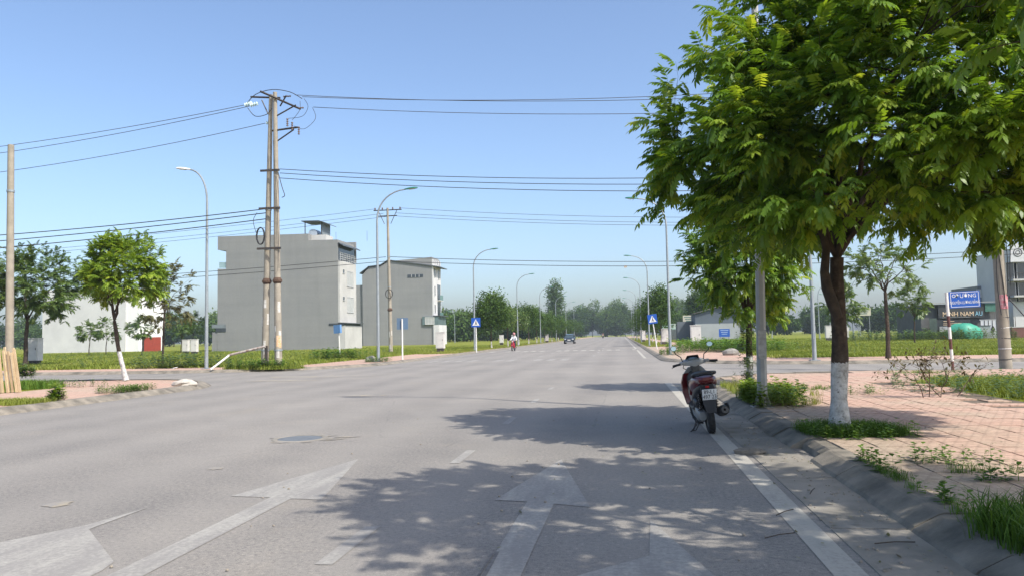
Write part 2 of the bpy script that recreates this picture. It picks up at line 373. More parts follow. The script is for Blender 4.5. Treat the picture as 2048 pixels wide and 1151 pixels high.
# tiles of the near pavement: one by one where they show largest, the rest as one part
TS = .4; rows = []
cand = []
for i in range(0, 14):
    for j in range(-4, 62):
        x = 2.4+TS*i+TS/2; y = .4*j+TS/2
        if x > 7.05: continue
        if y > 21.2 and (y-21.2)**2+(x-7.0)**2 > 4.5**2: continue
        if (abs(x-2.85) < .62 and abs(y-10.6) < .72) or (abs(x-3.1) < .6 and abs(y-19.5) < .8) or (abs(x-3.3) < .5 and abs(y-4.0) < .5): continue
        if x > 6.1+.25*math.sin(y*2.1) and y < 20.5 and rng.random() < .75 and y > 12: continue
        cand.append((x, y))
for x in np.arange(7.2, 40., TS):
    for y in np.arange(21.4, 25.8, TS): cand.append((float(x), float(y)))
def vis(c):
    q = proj((c[0], c[1], .13))
    return q[2] if (q[2] > .5 and -60 < q[0] < W+60 and q[1] < H+60) else 1e3+abs(q[2])
cand.sort(key=vis)
bmt = MB().box((0, 0, 0), (TS-.012, TS-.012, .05), taper=.985)
tproto = None
for (x, y) in cand[:300]:
    if tproto is None: tproto = bmt.build('tile', TILE, NRP); t_ = tproto
    else: t_ = tproto.copy(); COL.objects.link(t_); t_.parent = NRP
    t_.location = (x, y, .108+rng.uniform(-.004, .004)); t_.rotation_euler = (rng.gauss(0, .006), rng.gauss(0, .006), rng.gauss(0, .004))
rest = MB()
for (x, y) in cand[300:]: rest.box((x, y, .108+rng.uniform(-.003, .003)), (TS-.012, TS-.012, .05))
tag(rest.build('tile_field', TILE, NRP, fix=False), kind='stuff')
# ------------------------------------------------------------------ road paint (flat sheets 4 mm above the asphalt)
def marking(name, poly, mat, label, z=.004, pix=False):
    V = [tuple(G(a, b)[:2])+(z,) if pix else (a, b, z) for a, b in poly]
    n = len(V); ar = sum(V[i][0]*V[(i+1) % n][1]-V[(i+1) % n][0]*V[i][1] for i in range(n))
    if ar < 0: V = V[::-1]
    return tag(mesh_np(name, V, [list(range(n))], mat), label, kind='structure')
marking('edge_line', [(1.2, -10), (1.4, -10), (1.4, 23), (1.2, 23)], PAINTF, 'faded white edge line beside the gutter')
marking('edge_line', [(1.25, 46), (1.42, 46), (1.42, 300), (1.25, 300)], PAINTF, 'faded white edge line running to the far trees')
marking('lane_arrow', [(-3.2, 9.1), (-3.68, 6.9), (-3.27, 6.86), (-3.2, 2.), (-2.95, 2.), (-3.05, 6.82), (-2.74, 6.78)], PAINT, 'faded white straight arrow painted on the sunlit lane')
marking('lane_arrow', [(-20, 1088), (170, 1050), (300, 1013), (178, 1058), (228, 1123), (205, 1140), (-20, 1250)], PAINT, 'worn white arrow head at the bottom left of the road', pix=True)
marking('lane_arrow', [(-.74, 9.1), (-1.16, 6.84), (-.86, 6.8), (-.92, 2.), (-.68, 2.), (-.62, 6.72), (-.3, 6.6)], PAINT, 'faded white straight arrow in the tree shade')
marking('lane_arrow', [(.18, 6.2), (.86, 3.3), (.3, 3.0), (.16, 4.2), (-.2, 3.6), (-.6, 3.2), (-.6, 3.9), (-.3, 4.75), (.14, 5.2)], PAINT, 'white turn arrow head in the shade near the edge line')
def dashes(x, y0, y1, w, l, step, lab):
    y = y0; k = 0
    while y < y1:
        o = marking('lane_dash', [(x-w/2, y), (x+w/2, y), (x+w/2, y+l), (x-w/2, y+l)], PAINT, lab); o['group'] = 'dashes of the lane lines'; y += step
dashes(-1.95, 4.85, 22, .12, 1.0, 3.95, 'short worn white dash between the two near lanes')
dashes(-1.9, 52, 260, .14, 3., 9., 'white dash of the lane line beyond the crossing')
dashes(-5.6, 52, 260, .14, 3., 9., 'white dash of the middle line beyond the crossing')
dashes(-9.3, 52, 260, .14, 3., 9., 'white dash of the far lane line beyond the crossing')
for k in range(18):
    x = -12.3+k*.78
    if rng.random() < .12: continue
    o = marking('crossing_bar', [(x, 70.5), (x+.42, 70.5), (x+.42, 73.4), (x, 73.4)], PAINTF, 'white bar of the far zebra crossing'); o['group'] = 'bars of the far zebra crossing'
for k in range(12):
    x = -12.4+k*.8
    if rng.random() < .15: continue
    o = marking('crossing_bar', [(x, 44.5), (x+.42, 44.5), (x+.42, 47.6), (x, 47.6)], PAINT, 'white bar of the zebra crossing by the junction'); o['group'] = 'bars of the near zebra crossing'
def blob(cx, cy, rx, ry, seed, n=14):
    r_ = random.Random(seed); return [(cx+rx*math.cos(2*math.pi*k/n)*r_.uniform(.6, 1.15), cy+ry*math.sin(2*math.pi*k/n)*r_.uniform(.6, 1.15)) for k in range(n)]
def sand(px, py, rx, ry, seed, lab):
    p = G(px, py); marking('sand_patch', blob(p[0], p[1], rx, ry, seed), PAINTY, lab, .005)
sand(640, 752, 2.6, 1.0, 1, 'long yellow streak of sand by the twin poles'); sand(115, 1008, .12, .16, 2, 'small yellow paint spot on the left lane')
sand(433, 936, .09, .12, 3, 'small orange paint spot in the middle lane')
sand(720, 790, .7, .25, 6, 'sandy patch at the tip of the lamp shadow')
sand(560, 760, 2.2, .5, 8, 'sandy streak curving into the left street')
SKID = M('tyre_mark', (.115, .108, .10), (.2, .187, .17), 22., .85, world=True)
marking('tyre_mark', [(992, 1103), (999, 1103), (958, 1180), (946, 1180)], SKID, 'short dark tyre mark in the shade', .0055, True); marking('tyre_mark', [(984, 1106), (988, 1106), (944, 1176), (938, 1176)], SKID, 'thin second tyre mark beside the first', .0055, True)
# manhole: sunken grey disc in a ragged sandy ring
mp = G(600, 876); mh = empty('manhole_cover', (mp[0], mp[1], 0), label='round grey manhole cover in a ragged sandy ring on the road', cat='manhole')
MB().lathe([(.001, .006), (.31, .006), (.322, .0)], n=26).build('cover', M('manhole_grey', (.15, .165, .175), (.12, .13, .14), 9., .8), mh)
MB().lathe([(.325, .003), (.33, .008), (.39, .008), (.41, .002)], n=26).build('frame', GUT, mh)
for k in range(9):
    a = rng.uniform(0, 6.28); r = rng.uniform(.45, .8); bb = blob(r*math.cos(a), r*.7*math.sin(a), rng.uniform(.05, .2), rng.uniform(.04, .09), k, 9)
    mesh_np('sand_fleck', [(u, v, .006) for u, v in bb], [list(range(9))], PAINTY, mh)
mh.rotation_euler = (0, 0, .2)

# ------------------------------------------------------------------ trees
def bez(a, b, c, n):
    t = np.linspace(0, 1, n)[:, None]; return (1-t)**2*a+2*t*(1-t)*b+t*t*c
def lumps(r, k=7, amp=.22):
    D = r.normal(size=(k, 3)); D /= np.linalg.norm(D, axis=1)[:, None]; A = r.uniform(-amp, amp, k)
    return lambda d: 1+np.sum(A*np.clip(d@D.T, 0, 1)**2, axis=-1)
def in_crown(r, n, c, rad, lo, hi, lf, flat=-1., dn=1.):
    out = []
    while len(out) < n:
        d = r.normal(size=3); d /= np.linalg.norm(d)
        if d[2] < flat: continue
        q = d*rad*lf(d)*r.uniform(lo, hi)
        if q[2] < 0: q[2] *= dn
        out.append(c+q)
    return np.array(out)
class Tree:
    # trunk -> limbs -> branches -> twigs, each grown from the nearest older wood
    def __init__(s, seed, base, fork, r0, r1, c, rad, n1=6, n2=40, n3=260, flat=-.75, lump=.22, sides=6, dn=1.):
        r = s.r = np.random.default_rng(seed); s.base = np.array(base, float); s.c = np.array(c, float); s.rad = np.array(rad, float)
        base = s.base; fork = np.array(fork, float); s.sides = sides
        mid = (base+fork)/2+np.array([r.normal(0, .05), r.normal(0, .05), 0])
        tp = bez(base, mid, fork, 7); s.trunk = (tp, np.linspace(r0, r1, 7)); s.trunk[1][0] *= 1.25
        s.wood = []; s.twigs = []; lf = lumps(r, 8, lump); PT = [fork]; RD = [r1]; DR = [np.array([0, 0, 1.])]
        def grow(T, rmax, k, bend, keep, order):
            nonlocal PT, RD, DR
            A, Rr, Dd = np.array(PT), np.array(RD), np.array(DR); nP, nR, nD = [], [], []
            for t in T:
                d = np.linalg.norm(A-t, axis=1)+.6*np.maximum(0, A[:, 2]-t[2]); i = int(np.argmin(d)); a = A[i]; L = np.linalg.norm(t-a)
                ctrl = a+Dd[i]*L*bend+(t-a)*.35; n = max(4, int(L/.25)+2); p = bez(a, ctrl, t, n)
                p[1:-1] += r.normal(0, .02*min(L, 1.5), (n-2, 3)); q0 = min(Rr[i]*.8, rmax); rr = np.linspace(q0, q0*.35, n)
                s.wood.append((p, rr))
                if order == 3: s.twigs.append(p)
                g = np.gradient(p, axis=0); g /= np.linalg.norm(g, axis=1)[:, None]+1e-9
                st = max(1, int(n*keep)); nP += list(p[st:]); nR += list(rr[st:]); nD += list(g[st:])
            PT += nP; RD += nR; DR += nD
        az = np.linspace(0, 2*math.pi, n1, endpoint=False)+r.uniform(0, 6.28)
        T = []
        for k, a in enumerate(az):
            e = r.uniform(-.25, .75) if k else 1.2; d = np.array([math.cos(a)*math.cos(e), math.sin(a)*math.cos(e), math.sin(e)]); T.append(s.c+d*s.rad*.55)
        grow(np.array(T), r1*.52, 8, .25, .25, 1)
        grow(in_crown(r, n2, s.c, s.rad, .4, .85, lf, flat, dn), r1*.26, 7, .2, .3, 2)
        if n3: grow(in_crown(r, n3, s.c, s.rad, .5, 1.02, lf, flat, dn), r1*.1, 5, .1, .3, 3)
    def wood_obj(s, root, mat_t, mat_b):
        b = s.base; m = MB(); tt = np.linspace(0, 1, 22); k_ = np.linspace(0, 1, len(s.trunk[1])); tp = np.column_stack([np.interp(tt, k_, s.trunk[0][:, i]) for i in range(3)])-b; tr_ = np.interp(tt, k_, s.trunk[1])
        w = .16*tr_[0]; tp[:, 0] += w*np.sin(tt*7+s.base[1])*tt*(1-tt)*3; tp[:, 1] += w*np.cos(tt*5+s.base[0])*tt*(1-tt)*3; tr_ = tr_*(1+.05*np.sin(tt*17+1)+s.r.normal(0, .02, 22)); m.tube(tp, tr_, 16)
        for i in range(22):   # ribs and dents of the bark
            for k in range(16):
                a = 2*math.pi*k/16; g = 1+.06*math.sin(3*a+tt[i]*4)+.035*math.sin(7*a-tt[i]*9)+s.r.normal(0, .02); m.v[i*16+k] = tuple(tp[i]+(np.array(m.v[i*16+k])-tp[i])*g)
        m.build('trunk', mat_t, root, smooth=True, fix=False)
        m = MB()
        for p, rr in s.wood: m.tube(p-b, rr, 4 if rr[0] < .02 else s.sides, cap=False)
        m.build('limbs', mat_b, root, smooth=True, fix=False)
    def leaf_frames(s, per, out=.55, jit=.68):
        r = s.r; O, D = [], []
        for p in s.twigs:
            n = len(p); k = r.poisson(per)
            for _ in range(k):
                t = r.uniform(.3, 1.)*(n-1); i = min(int(t), n-2); o = p[i]+(p[i+1]-p[i])*(t-i)
                d = p[-1]-p[0]; d = d/(np.linalg.norm(d)+1e-9); w = o-s.c; w = w/(np.linalg.norm(w)+1e-9)
                v = d*.5+w*out+r.normal(0, jit, 3)*[1, 1, .6]; v[2] -= .12; O.append(o); D.append(v/np.linalg.norm(v))
        return np.array(O), np.array(D)
def leaf_template(seed, npair=6, L=.36, ll=.125, lw=.042, droop=.5, quads=True):
    # one pinnate leaf: stalk along +x, drooping leaflets in pairs and one at the tip
    r = np.random.default_rng(seed); V, F = [], []
    def rach(t): return np.array([L*t*(1-.12*t), 0, .02+.10*L*math.sin(t*2.2)-droop*.28*L*t*t])
    def leaflet(o, d, n, l, w):
        d = d/np.linalg.norm(d); sd = np.cross(n, d); sd /= np.linalg.norm(sd); k = len(V); dn = np.array([0, 0, -1.])
        if quads:
            pts = [o, o+d*l*.32+sd*w*.5+dn*l*.02, o+d*l*.32-sd*w*.5+dn*l*.02, o+d*l*.7+sd*w*.4+dn*l*.12, o+d*l*.7-sd*w*.4+dn*l*.12, o+d*l+dn*l*.26]
            V.extend(pts); F.extend([[k, k+2, k+1], [k+1, k+2, k+4, ], [k+1, k+4, k+3], [k+3, k+4, k+5]])
        else:
            V.extend([o, o+d*l*.45+sd*w*.55, o+d*l*.45-sd*w*.55, o+d*l+dn*l*.22]); F.extend([[k, k+2, k+1], [k+1, k+2, k+3]])
    for i in range(npair):
        t = .22+.72*i/(npair-1); o = rach(t); sz = 1-.35*abs(t-.55)
        for sg in (-1, 1):
            d = np.array([.55+.25*t, sg*.85, -droop*r.uniform(.5, 1.1)]); nn = np.array([.15, sg*.35, 1.])
            leaflet(o, d+r.normal(0, .08, 3), nn, ll*sz*r.uniform(.88, 1.1), lw)
    leaflet(rach(1.), np.array([1, 0, -droop*.9]), np.array([.3, 0, 1.]), ll, lw)
    k = len(V); a, b, c = rach(0), rach(.5), rach(1.)
    for p in (a, b, c): V.extend([p+[0, .003, 0], p-[0, .003, 0]])
    F.extend([[k, k+1, k+3], [k, k+3, k+2], [k+2, k+3, k+5], [k+2, k+5, k+4]])
    return np.array(V), np.array(F)
def frames(O, D):
    up = np.array([0, 0, 1.]); S = np.cross(up, D); S /= np.linalg.norm(S, axis=1)[:, None]+1e-9; N = np.cross(D, S)
    return np.stack([D, S, N], axis=1)
def scatter(name, temps, O, D, sc_, mat, parent, base, r, tint, kind='stuff'):
    # many copies of a few templates joined into one mesh
    Rm = frames(O, D); Vs, Fs, Ts = [], [], []; off = 0; which = r.integers(0, len(temps), len(O))
    for k, (V, F) in enumerate(temps):
        I = np.where(which == k)[0]
        if not len(I): continue
        X = np.einsum('vi,nij->nvj', V, Rm[I])*sc_[I][:, None, None]+(O[I]-base)[:, None, :]
        Vs.append(X.reshape(-1, 3)); Fs.append((F[None]+(np.arange(len(I))*len(V))[:, None, None]).reshape(-1, F.shape[1])+off)
        tv = tint[I][:, None]+r.normal(0, .05, (len(I), len(V))); Ts.append(tv.reshape(-1)); off += len(I)*len(V)
    V = np.concatenate(Vs); F = np.concatenate(Fs); Tn = np.clip(np.concatenate(Ts), 0, 1)
    me = bpy.data.meshes.new(name); nv, nf, fl = len(V), len(F), F.shape[1]
    me.vertices.add(nv); me.vertices.foreach_set('co', V.astype(np.float32).ravel()); me.loops.add(nf*fl); me.loops.foreach_set('vertex_index', F.astype(np.int32).ravel())
    me.polygons.add(nf); me.polygons.foreach_set('loop_start', np.arange(0, nf*fl, fl, dtype=np.int32)); me.update(calc_edges=True)
    a = me.attributes.new('tint', 'FLOAT', 'POINT'); a.data.foreach_set('value', Tn.astype(np.float32)); me.materials.append(mat)
    o = bpy.data.objects.new(name, me); COL.objects.link(o); o.parent = parent
    if kind: o['kind'] = kind
    return o
LT = [leaf_template(k, 5+k % 3, .33+.03*k, droop=.45+.13*k) for k in range(4)]
LTS = [leaf_template(k+9, 5, .34, .13, .05, .5+.1*k, quads=False) for k in range(3)]
LMESH = []
for k, (V, F) in enumerate(LT):
    me = bpy.data.meshes.new('leaf'); me.from_pydata(V.tolist(), [], F.tolist()); me.materials.append(LEAF)
    a = me.attributes.new('tint', 'FLOAT', 'POINT'); a.data.foreach_set('value', np.full(len(V), .4+.08*k, np.float32)); LMESH.append(me)
def near_tree(name, seed, base, fork, r0, r1, c, rad, n, per, label, mat=LEAF, temps=LT, paintz=.9, single=0, flat=-.75, size=(.85, 1.2), bright=.0, n2=40, n1=6, group=None, dn=1.):
    T = Tree(seed, base, fork, r0, r1, c, rad, n1=n1, n2=n2, n3=n, flat=flat, dn=dn); r = T.r
    root = empty(name, base, label=label, cat='tree', group=group)
    T.wood_obj(root, trunkmat('painted_trunk', paintz), BARK)
    O, D = T.leaf_frames(per); s = r.uniform(size[0], size[1], len(O))
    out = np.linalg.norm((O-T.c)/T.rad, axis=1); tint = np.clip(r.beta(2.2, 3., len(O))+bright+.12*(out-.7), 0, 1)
    keep = np.ones(len(O), bool)
    if single:
        q = np.array([proj(o) for o in O]); inn = (q[:, 2] > .4) & (q[:, 0] > 0) & (q[:, 0] < W) & (q[:, 1] > 0) & (q[:, 1] < H)
        I = np.where(inn)[0]; I = I[np.argsort(q[I, 2])][:single]; Rm = frames(O[I], D[I])
        for k, i in enumerate(I):
            o = bpy.data.objects.new('leaf', LMESH[k % 4]); COL.objects.link(o); o.parent = root
            m4 = Matrix(Rm[k].T.tolist()).to_4x4(); o.rotation_euler = m4.to_euler(); o.location = Vector(O[i]-T.base); o.scale = (s[i],)*3
        keep[I] = False
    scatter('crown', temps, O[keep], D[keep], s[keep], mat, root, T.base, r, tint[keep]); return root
near_tree('street_tree', 11, (2.78, 10.6, .1), (2.86, 10.68, 2.4), .112, .085, (3.8, 10.75, 3.9), (3.35, 2.9, 3.7), 1300, 13,
          'big leafy tree with white painted trunk behind the parked scooter', single=260, paintz=.92, n2=80, n1=7, dn=.5, size=(.62, .98))
bt_ = bpy.data.objects['street_tree']; MB().tube([(.03, -.02, 1.5), (-.03, -.04, 1.68), (-.10, -.05, 1.9), (-.12, -.05, 2.1), (-.08, -.03, 2.4), (-.14, 0, 2.8), (-.35, .05, 3.4)], [.06, .075, .07, .058, .05, .045, .03], 10).build('side_limb', BARK, bt_, smooth=True)
near_tree('street_tree', 23, (3.3, 4.0, .1), (3.4, 4.0, 2.4), .115, .09, (3.95, 4.15, 4.4), (2.35, 2.35, 2.5), 420, 11,
          'nearest tree, only its overhanging leaves show at the top right corner', single=40, n2=50, size=(.65, 1.), dn=.7)
near_tree('street_tree', 37, (3.06, 19.6, .1), (3.1, 19.65, 1.75), .085, .07, (3.15, 19.8, 3.25), (1.85, 1.8, 1.75), 280, 12,
          'smaller leafy tree right behind the concrete lamp post', paintz=.75, flat=-.9, size=(.6, .95))
b = G(252, 760, .13); c = at(238, 556, b[1])
near_tree('street_tree', 41, tuple(b), (at(229, 600, b[1])[0], b[1], 2.3), .085, .06, tuple(c), (1.62, 1.6, 1.5), 330, 11,
          'leaning young tree with bright leaves and white painted foot, left pavement', mat=LEAF2, temps=LTS, paintz=1.05, flat=-.6, bright=.12, size=(.6, .95))
b = at(50, 720, 44.); c = at(62, 585, 44.)
near_tree('street_tree', 43, (b[0], 44., .1), (b[0]+.1, 44., 3.), .14, .10, (c[0], 44., 5.0), (3.3, 3., 3.0), 420, 10,
          'broad dull green tree behind the leftmost utility pole', mat=LEAFD, temps=LTS, paintz=.01, flat=-.8)
b = at(325, 728, 42.); c = at(338, 590, 42.)
near_tree('street_tree', 47, (b[0], 42., .1), (b[0]+.1, 42., 3.2), .07, .05, (c[0], 42., 4.0), (1.5, 1.4, 2.2), 90, 6,
          'sparse tree with drying leaves and hanging pods left of the white headed lamp', mat=LEAFB, temps=LTS, paintz=.01)
b = at(1777, 716, 37.); c = at(1760, 560, 37.)
near_tree('street_tree', 53, (b[0], 37., .1), (c[0]+.2, 37., 3.1), .10, .07, (c[0], 37., 4.2), (1.9, 1.8, 1.3), 80, 6,
          'thin leaning tree across the side street, behind the street name post', mat=LEAFD, temps=LTS, paintz=.01)
for px, Y, h, rr, sd, lab in ((178, 84., 4.2, 1.5, 61, 'left one of two small trees before the white house'), (212, 88., 4.6, 1.7, 62, 'right one of two small trees before the white house'),
                          (283, 80., 4.4, 1.5, 63, 'small tree in front of the red gate of the white house'), (362, 90., 5., 2., 64, 'low bushy tree left of the large grey house'), (385, 105., 6., 2.4, 65, 'tree beside the left end of the large grey house'),
                          (1690, 60., 4.6, 1.3, 66, 'young thin tree on the field behind the big painted trunk'), (1830, 70., 5.5, 1.8, 67, 'light green tree on the field before the dark shop')):
    b = at(px, 700, Y)
    near_tree('small_tree', sd, (b[0], Y, .1), (b[0]+.1, Y, h*.42), .06, .045, (b[0], Y, h*.68), (rr, rr, h*.34), 60, 6, lab, mat=LEAFD, temps=LTS, paintz=.01, size=(1.1, 1.6), n2=16)
# far trees: leaf clumps
def blade_quads(s, n, seed):
    r = np.random.default_rng(seed); V, F = [], []
    for _ in range(n):
        o = r.normal(0, s*.9, 3); d = r.normal(size=3); d /= np.linalg.norm(d); n_ = np.cross(d, r.normal(size=3)); n_ /= np.linalg.norm(n_)+1e-9
        k = len(V); V += [o-d*s*.6, o+n_*s*.32, o+d*s*.6, o-n_*s*.32]; F.append([k, k+1, k+2, k+3])
    return np.array(V), np.array(F)
def far_tree(name, seed, base, h, rad, label, dens=300, mat=LEAFF, group=None, leaf=.2, fork=.36, cz=.64, rz=.40, painted=True):
    base = np.array(base, float); c = base+np.array([0, 0, h*cz]); T = Tree(seed, base, base+np.array([0, 0, h*fork]), .03*h**.5, .022*h**.5, c, (rad, rad, h*rz), n1=5, n2=26, n3=0, sides=5)
    root = empty(name, base, label=label, cat='tree', group=group); T.wood_obj(root, trunkmat('painted_trunk_far', .8) if painted else BARK, BARK)
    lf = lumps(T.r, 9, .3); O = in_crown(T.r, dens, T.c, T.rad, .35, 1.0, lf, -.85); D = O-T.c; D /= np.linalg.norm(D, axis=1)[:, None]+1e-9
    cl = [blade_quads(leaf, 9, k) for k in range(4)]; tint = np.clip(T.r.beta(2.2, 2.6, len(O))*.8+.18*(O[:, 2]-T.c[2])/T.rad[2], 0, 1)
    scatter('crown', cl, O, D, T.r.uniform(.8, 1.3, len(O)), mat, root, base, T.r, tint); return root
def swp(px, Y): return at(px, 690, Y)
LROW = [(980, 88, 6.3, 2.3, 900), (1013, 101, 5.6, 1.5, 200), (1036, 112, 5., 1.8, 300), (1061, 124, 6.4, 2.3, 500), (1079, 136, 6.6, 2.5, 500), (1097, 150, 5.6, 2.2, 420), (1112, 166, 6., 2.5, 420), (1124, 184, 5.6, 2.5, 400), (1136, 206, 6., 2.6, 350), (1147, 232, 6., 2.8, 350), (1157, 262, 6.5, 3., 300)]
words = ['first and roundest', 'second, thin and yellowish', 'third, low', 'fourth, full', 'fifth, tall', 'sixth', 'seventh', 'eighth', 'ninth', 'tenth', 'farthest']
for k, (px, Y, h, rr, dn) in enumerate(LROW):
    x = -14.9; far_tree('row_tree', 100+k, (x, Y, .12), h, rr, words[k]+' tree of the row on the left pavement beyond the crossing sign', dn, mat=LEAFD if k in (1, 2) else LEAFF, group='trees along the left pavement')
for k, (Y, h, rr, dn) in enumerate([(92, 6.9, 2.0, 520), (104, 5.6, 1.9, 420), (118, 6., 2.2, 420), (134, 5.8, 2.3, 400), (152, 6.2, 2.5, 380), (175, 6., 2.5, 350), (205, 6.2, 2.7, 330), (240, 6.5, 3., 300)]):
    far_tree('row_tree', 130+k, (4.6, Y, .12), h, rr, ['first and tallest', 'second', 'third', 'fourth', 'fifth', 'sixth', 'seventh', 'farthest'][k]+' tree of the row on the right pavement beyond the crossing sign', dn, group='trees along the right pavement')
# woods closing the view
def woods(name, spots, label, seed):
    r = np.random.default_rng(seed); cl = [blade_quads(.62, 8, k+20) for k in range(4)]; O, D, Tn, St = [], [], [], []; m = MB()
    for x, y, h, rr in spots:
        lf = lumps(r, 8, .35); c = np.array([x, y, h*.56]); p = in_crown(r, int(60+18*rr*rr), c, np.array([rr, rr, h*.46]), .3, 1., lf); O.append(p); d = p-c
        D.append(d/(np.linalg.norm(d, axis=1)[:, None]+1e-9)); Tn.append(np.clip(r.beta(2.2, 2.6, len(p))*.7+.25*d[:, 2]/(h*.46)+r.normal(0, .12), 0, 1)); St.append(r.uniform(.8, 1.5, len(p)))
        m.tube([(x, y, 0), (x+r.normal(0, .2), y, h*.55)], [.18, .09], 5)
    O = np.concatenate(O); root = empty(name, (0, 0, 0)); tag(root, label, 'woods'); root['kind'] = 'stuff'
    scatter('foliage', cl, O, np.concatenate(D), np.concatenate(St), LEAFF, root, np.zeros(3), r, np.concatenate(Tn)); tag(m.build('trunks', BARK, root, fix=False), kind='stuff'); return root
r = np.random.default_rng(5); S = []
for k in range(46): S.append((r.uniform(-120, -8), r.uniform(436, 470), r.uniform(11, 19), r.uniform(4.5, 8)))
for k in range(34): S.append((r.uniform(-8, 70), r.uniform(436, 470), r.uniform(13, 22), r.uniform(5, 8)))
woods('woods', S, 'dark green wood closing the end of the road', 6)
S = []
for k in range(60): S.append((r.uniform(-230, -42), r.uniform(255, 330), r.uniform(7, 13), r.uniform(3.5, 6)))
for k in range(30): S.append((r.uniform(-60, -20), r.uniform(215, 330), r.uniform(6, 11), r.uniform(3, 5)))
woods('woods', S, 'belt of trees behind the grey houses on the left', 7)
S = []
for k in range(80): S.append((r.uniform(18, 280), r.uniform(250, 330), r.uniform(6, 10), r.uniform(3.5, 6)))
woods('woods', S, 'low belt of trees along the back of the right field', 8)
p = at(1111, 640, 300.)
far_tree('tall_tree', 171, (p[0], 300., 0), 24., 3.6, 'tall narrow dark tree rising over the left row', 700, leaf=.5, fork=.1, cz=.55, rz=.45, painted=False)
p = at(1402, 640, 170.)
far_tree('tall_tree', 172, (p[0], 170., 0), 11., 4.4, 'large dark tree behind the blue grey shed', 700, leaf=.35, painted=False)
p = at(1455, 640, 190.); far_tree('tall_tree', 173, (p[0], 190., 0), 9.5, 4.5, 'rounder tree behind the right end of the shed', 500, leaf=.35, painted=False)

# ------------------------------------------------------------------ street lamps
def lamp(px, Y, H, side, label, head=GREENL, reach=1.75, x=None, group='steel street lamps', base_box=False, zb=.12, tilt=0.):
    p = at(px, 690, Y); x = p[0] if x is None else x
    root = empty('street_lamp', (x, Y, zb), label=label, cat='street lamp', group=group)
    MB().box((0, 0, .015), (.42, .42, .03)).build('base_plate', STEEL, root)
    hz = H-1.9
    MB().tube([(0, 0, .0), (0, 0, .9), (0, 0, hz*.5), (0, 0, hz)], [.095, .09, .075, .058], 10).build('pole', STEEL, root, smooth=True)
    a = [(0, 0, hz-.02)]
    for k in range(1, 10):
        t = k/9; a.append((side*reach*(t**1.9), 0, hz+1.75*(1-(1-t)**1.7)))
    MB().tube(a, [.056-.002*k for k in range(10)], 8).build('arm', STEEL, root, smooth=True)
    e = Vector(a[-1]); d = (Vector(a[-1])-Vector(a[-2])).normalized()*.8+Vector((side*.5, 0, 0)); d.normalize()
    up = Vector((-d.z*side, 0, abs(d.x))); m = MB(); rings = []
    for t, w, h in ((-.08, .045, .04), (.05, .085, .06), (.25, .14, .085), (.5, .15, .085), (.68, .10, .06), (.75, .03, .02)):
        c = e+d*t; ring = []
        for k in range(10):
            q = 2*math.pi*k/10; zz = math.sin(q); ring.append(c+Vector((0, 1, 0))*w*math.cos(q)+up*(h*zz*(1. if zz > 0 else .35)))
        rings.append(ring)
    hd = m.loft(rings).build('lamp_head', head, root, smooth=True)
    m = MB(); m.box(e+d*.38-up*.034, (.34, .2, .012), rot=Matrix.Rotation(math.atan2(-d.z, d.x), 3, 'Y')); m.build('lens', LENS, hd)
    MB().box((0, -.085, 1.1), (.09, .03, .32)).build('service_door', STEEL, root)
    return root
lamp(413, 36.5, 10.35, -1, 'street lamp with a white head bent over the left side street', head=WHITE, reach=1.0)
for k, (Y, lab) in enumerate([(43.6, 'nearest green headed street lamp left of the road, beside the twin poles'), (73.5, 'second street lamp on the left, beside the blue crossing sign'), (105., 'third street lamp on the left of the road'),
                            (135., 'fourth street lamp on the left of the road'), (168., 'fifth street lamp on the left, over the car'), (199., 'sixth street lamp on the left, partly in leaves'), (233., 'farthest street lamp on the left of the road')]):
    lamp(0, Y, 10.2 if Y < 50 else 9.9, 1, lab, x=-14.1)
for k, (Y, lab) in enumerate([(48.5, 'nearest street lamp on the far right corner, its head against the tree'), (84.5, 'second street lamp on the right, by the leaning crossing sign'), (118., 'third street lamp on the right of the road'), (152., 'fourth street lamp on the right of the road'), (186., 'fifth street lamp on the right of the road'), (220., 'farthest street lamp on the right of the road')]):
    lamp(0, Y, 9.9, -1, lab, x=2.95)
lamp(1628, 35.6, 8.6, 1, 'blue grey street lamp on the pavement across the side street', reach=1.2)
for k, (px, Y, lab) in enumerate([(1640, 120., 'distant lamp left of the big trunk, in the right field'), (1662, 150., 'thin distant lamp just left of the painted trunk'), (1708, 105., 'distant lamp just right of the painted trunk'), (1722, 170., 'faint distant lamp standing before the tree belt'), (1545, 140., 'distant lamp right of the blue grey shed'), (910, 190., 'distant lamp left of the round row tree')]):
    lamp(px, Y, 8., -1 if k % 2 else 1, lab, group='distant lamps across the fields', reach=1.)
# octagonal concrete lamp post beside the scooter
p = G(1525, 813, .13)
root = empty('lamp_post', (p[0], p[1], .12), label='grey eight sided lamp post with finned foot beside the scooter', cat='street lamp'); root.rotation_euler = (0, .02, 0)
m = MB(); m.loft([[Vector((math.cos(2*math.pi*(k+.5)/8)*r_, math.sin(2*math.pi*(k+.5)/8)*r_, z)) for k in range(8)] for r_, z in ((.09, .03), (.084, 1.2), (.07, 5.), (.055, 8.))]); m.build('post', CONCR, root)
MB().box((0, 0, .015), (.36, .36, .03)).build('base_plate', CONCR, root)
for k in range(4):
    a = math.pi/2*k+math.pi/4; MB().prism([(.08, .03), (.19, .03), (.09, .26)], lambda u, v, d, a=a: (u*math.cos(a)-d*math.sin(a), u*math.sin(a)+d*math.cos(a), v), -.006, .006).build('fin', CONCR, root)
    MB().tube([(.15*math.cos(a+.6), .15*math.sin(a+.6), .02), (.15*math.cos(a+.6), .15*math.sin(a+.6), .09)], .016, 6).build('bolt', DARKM, root)
a = [(-1.8*(t**1.9), 0, 7.95+1.75*(1-(1-t)**1.7)) for t in np.linspace(0, 1, 10)]
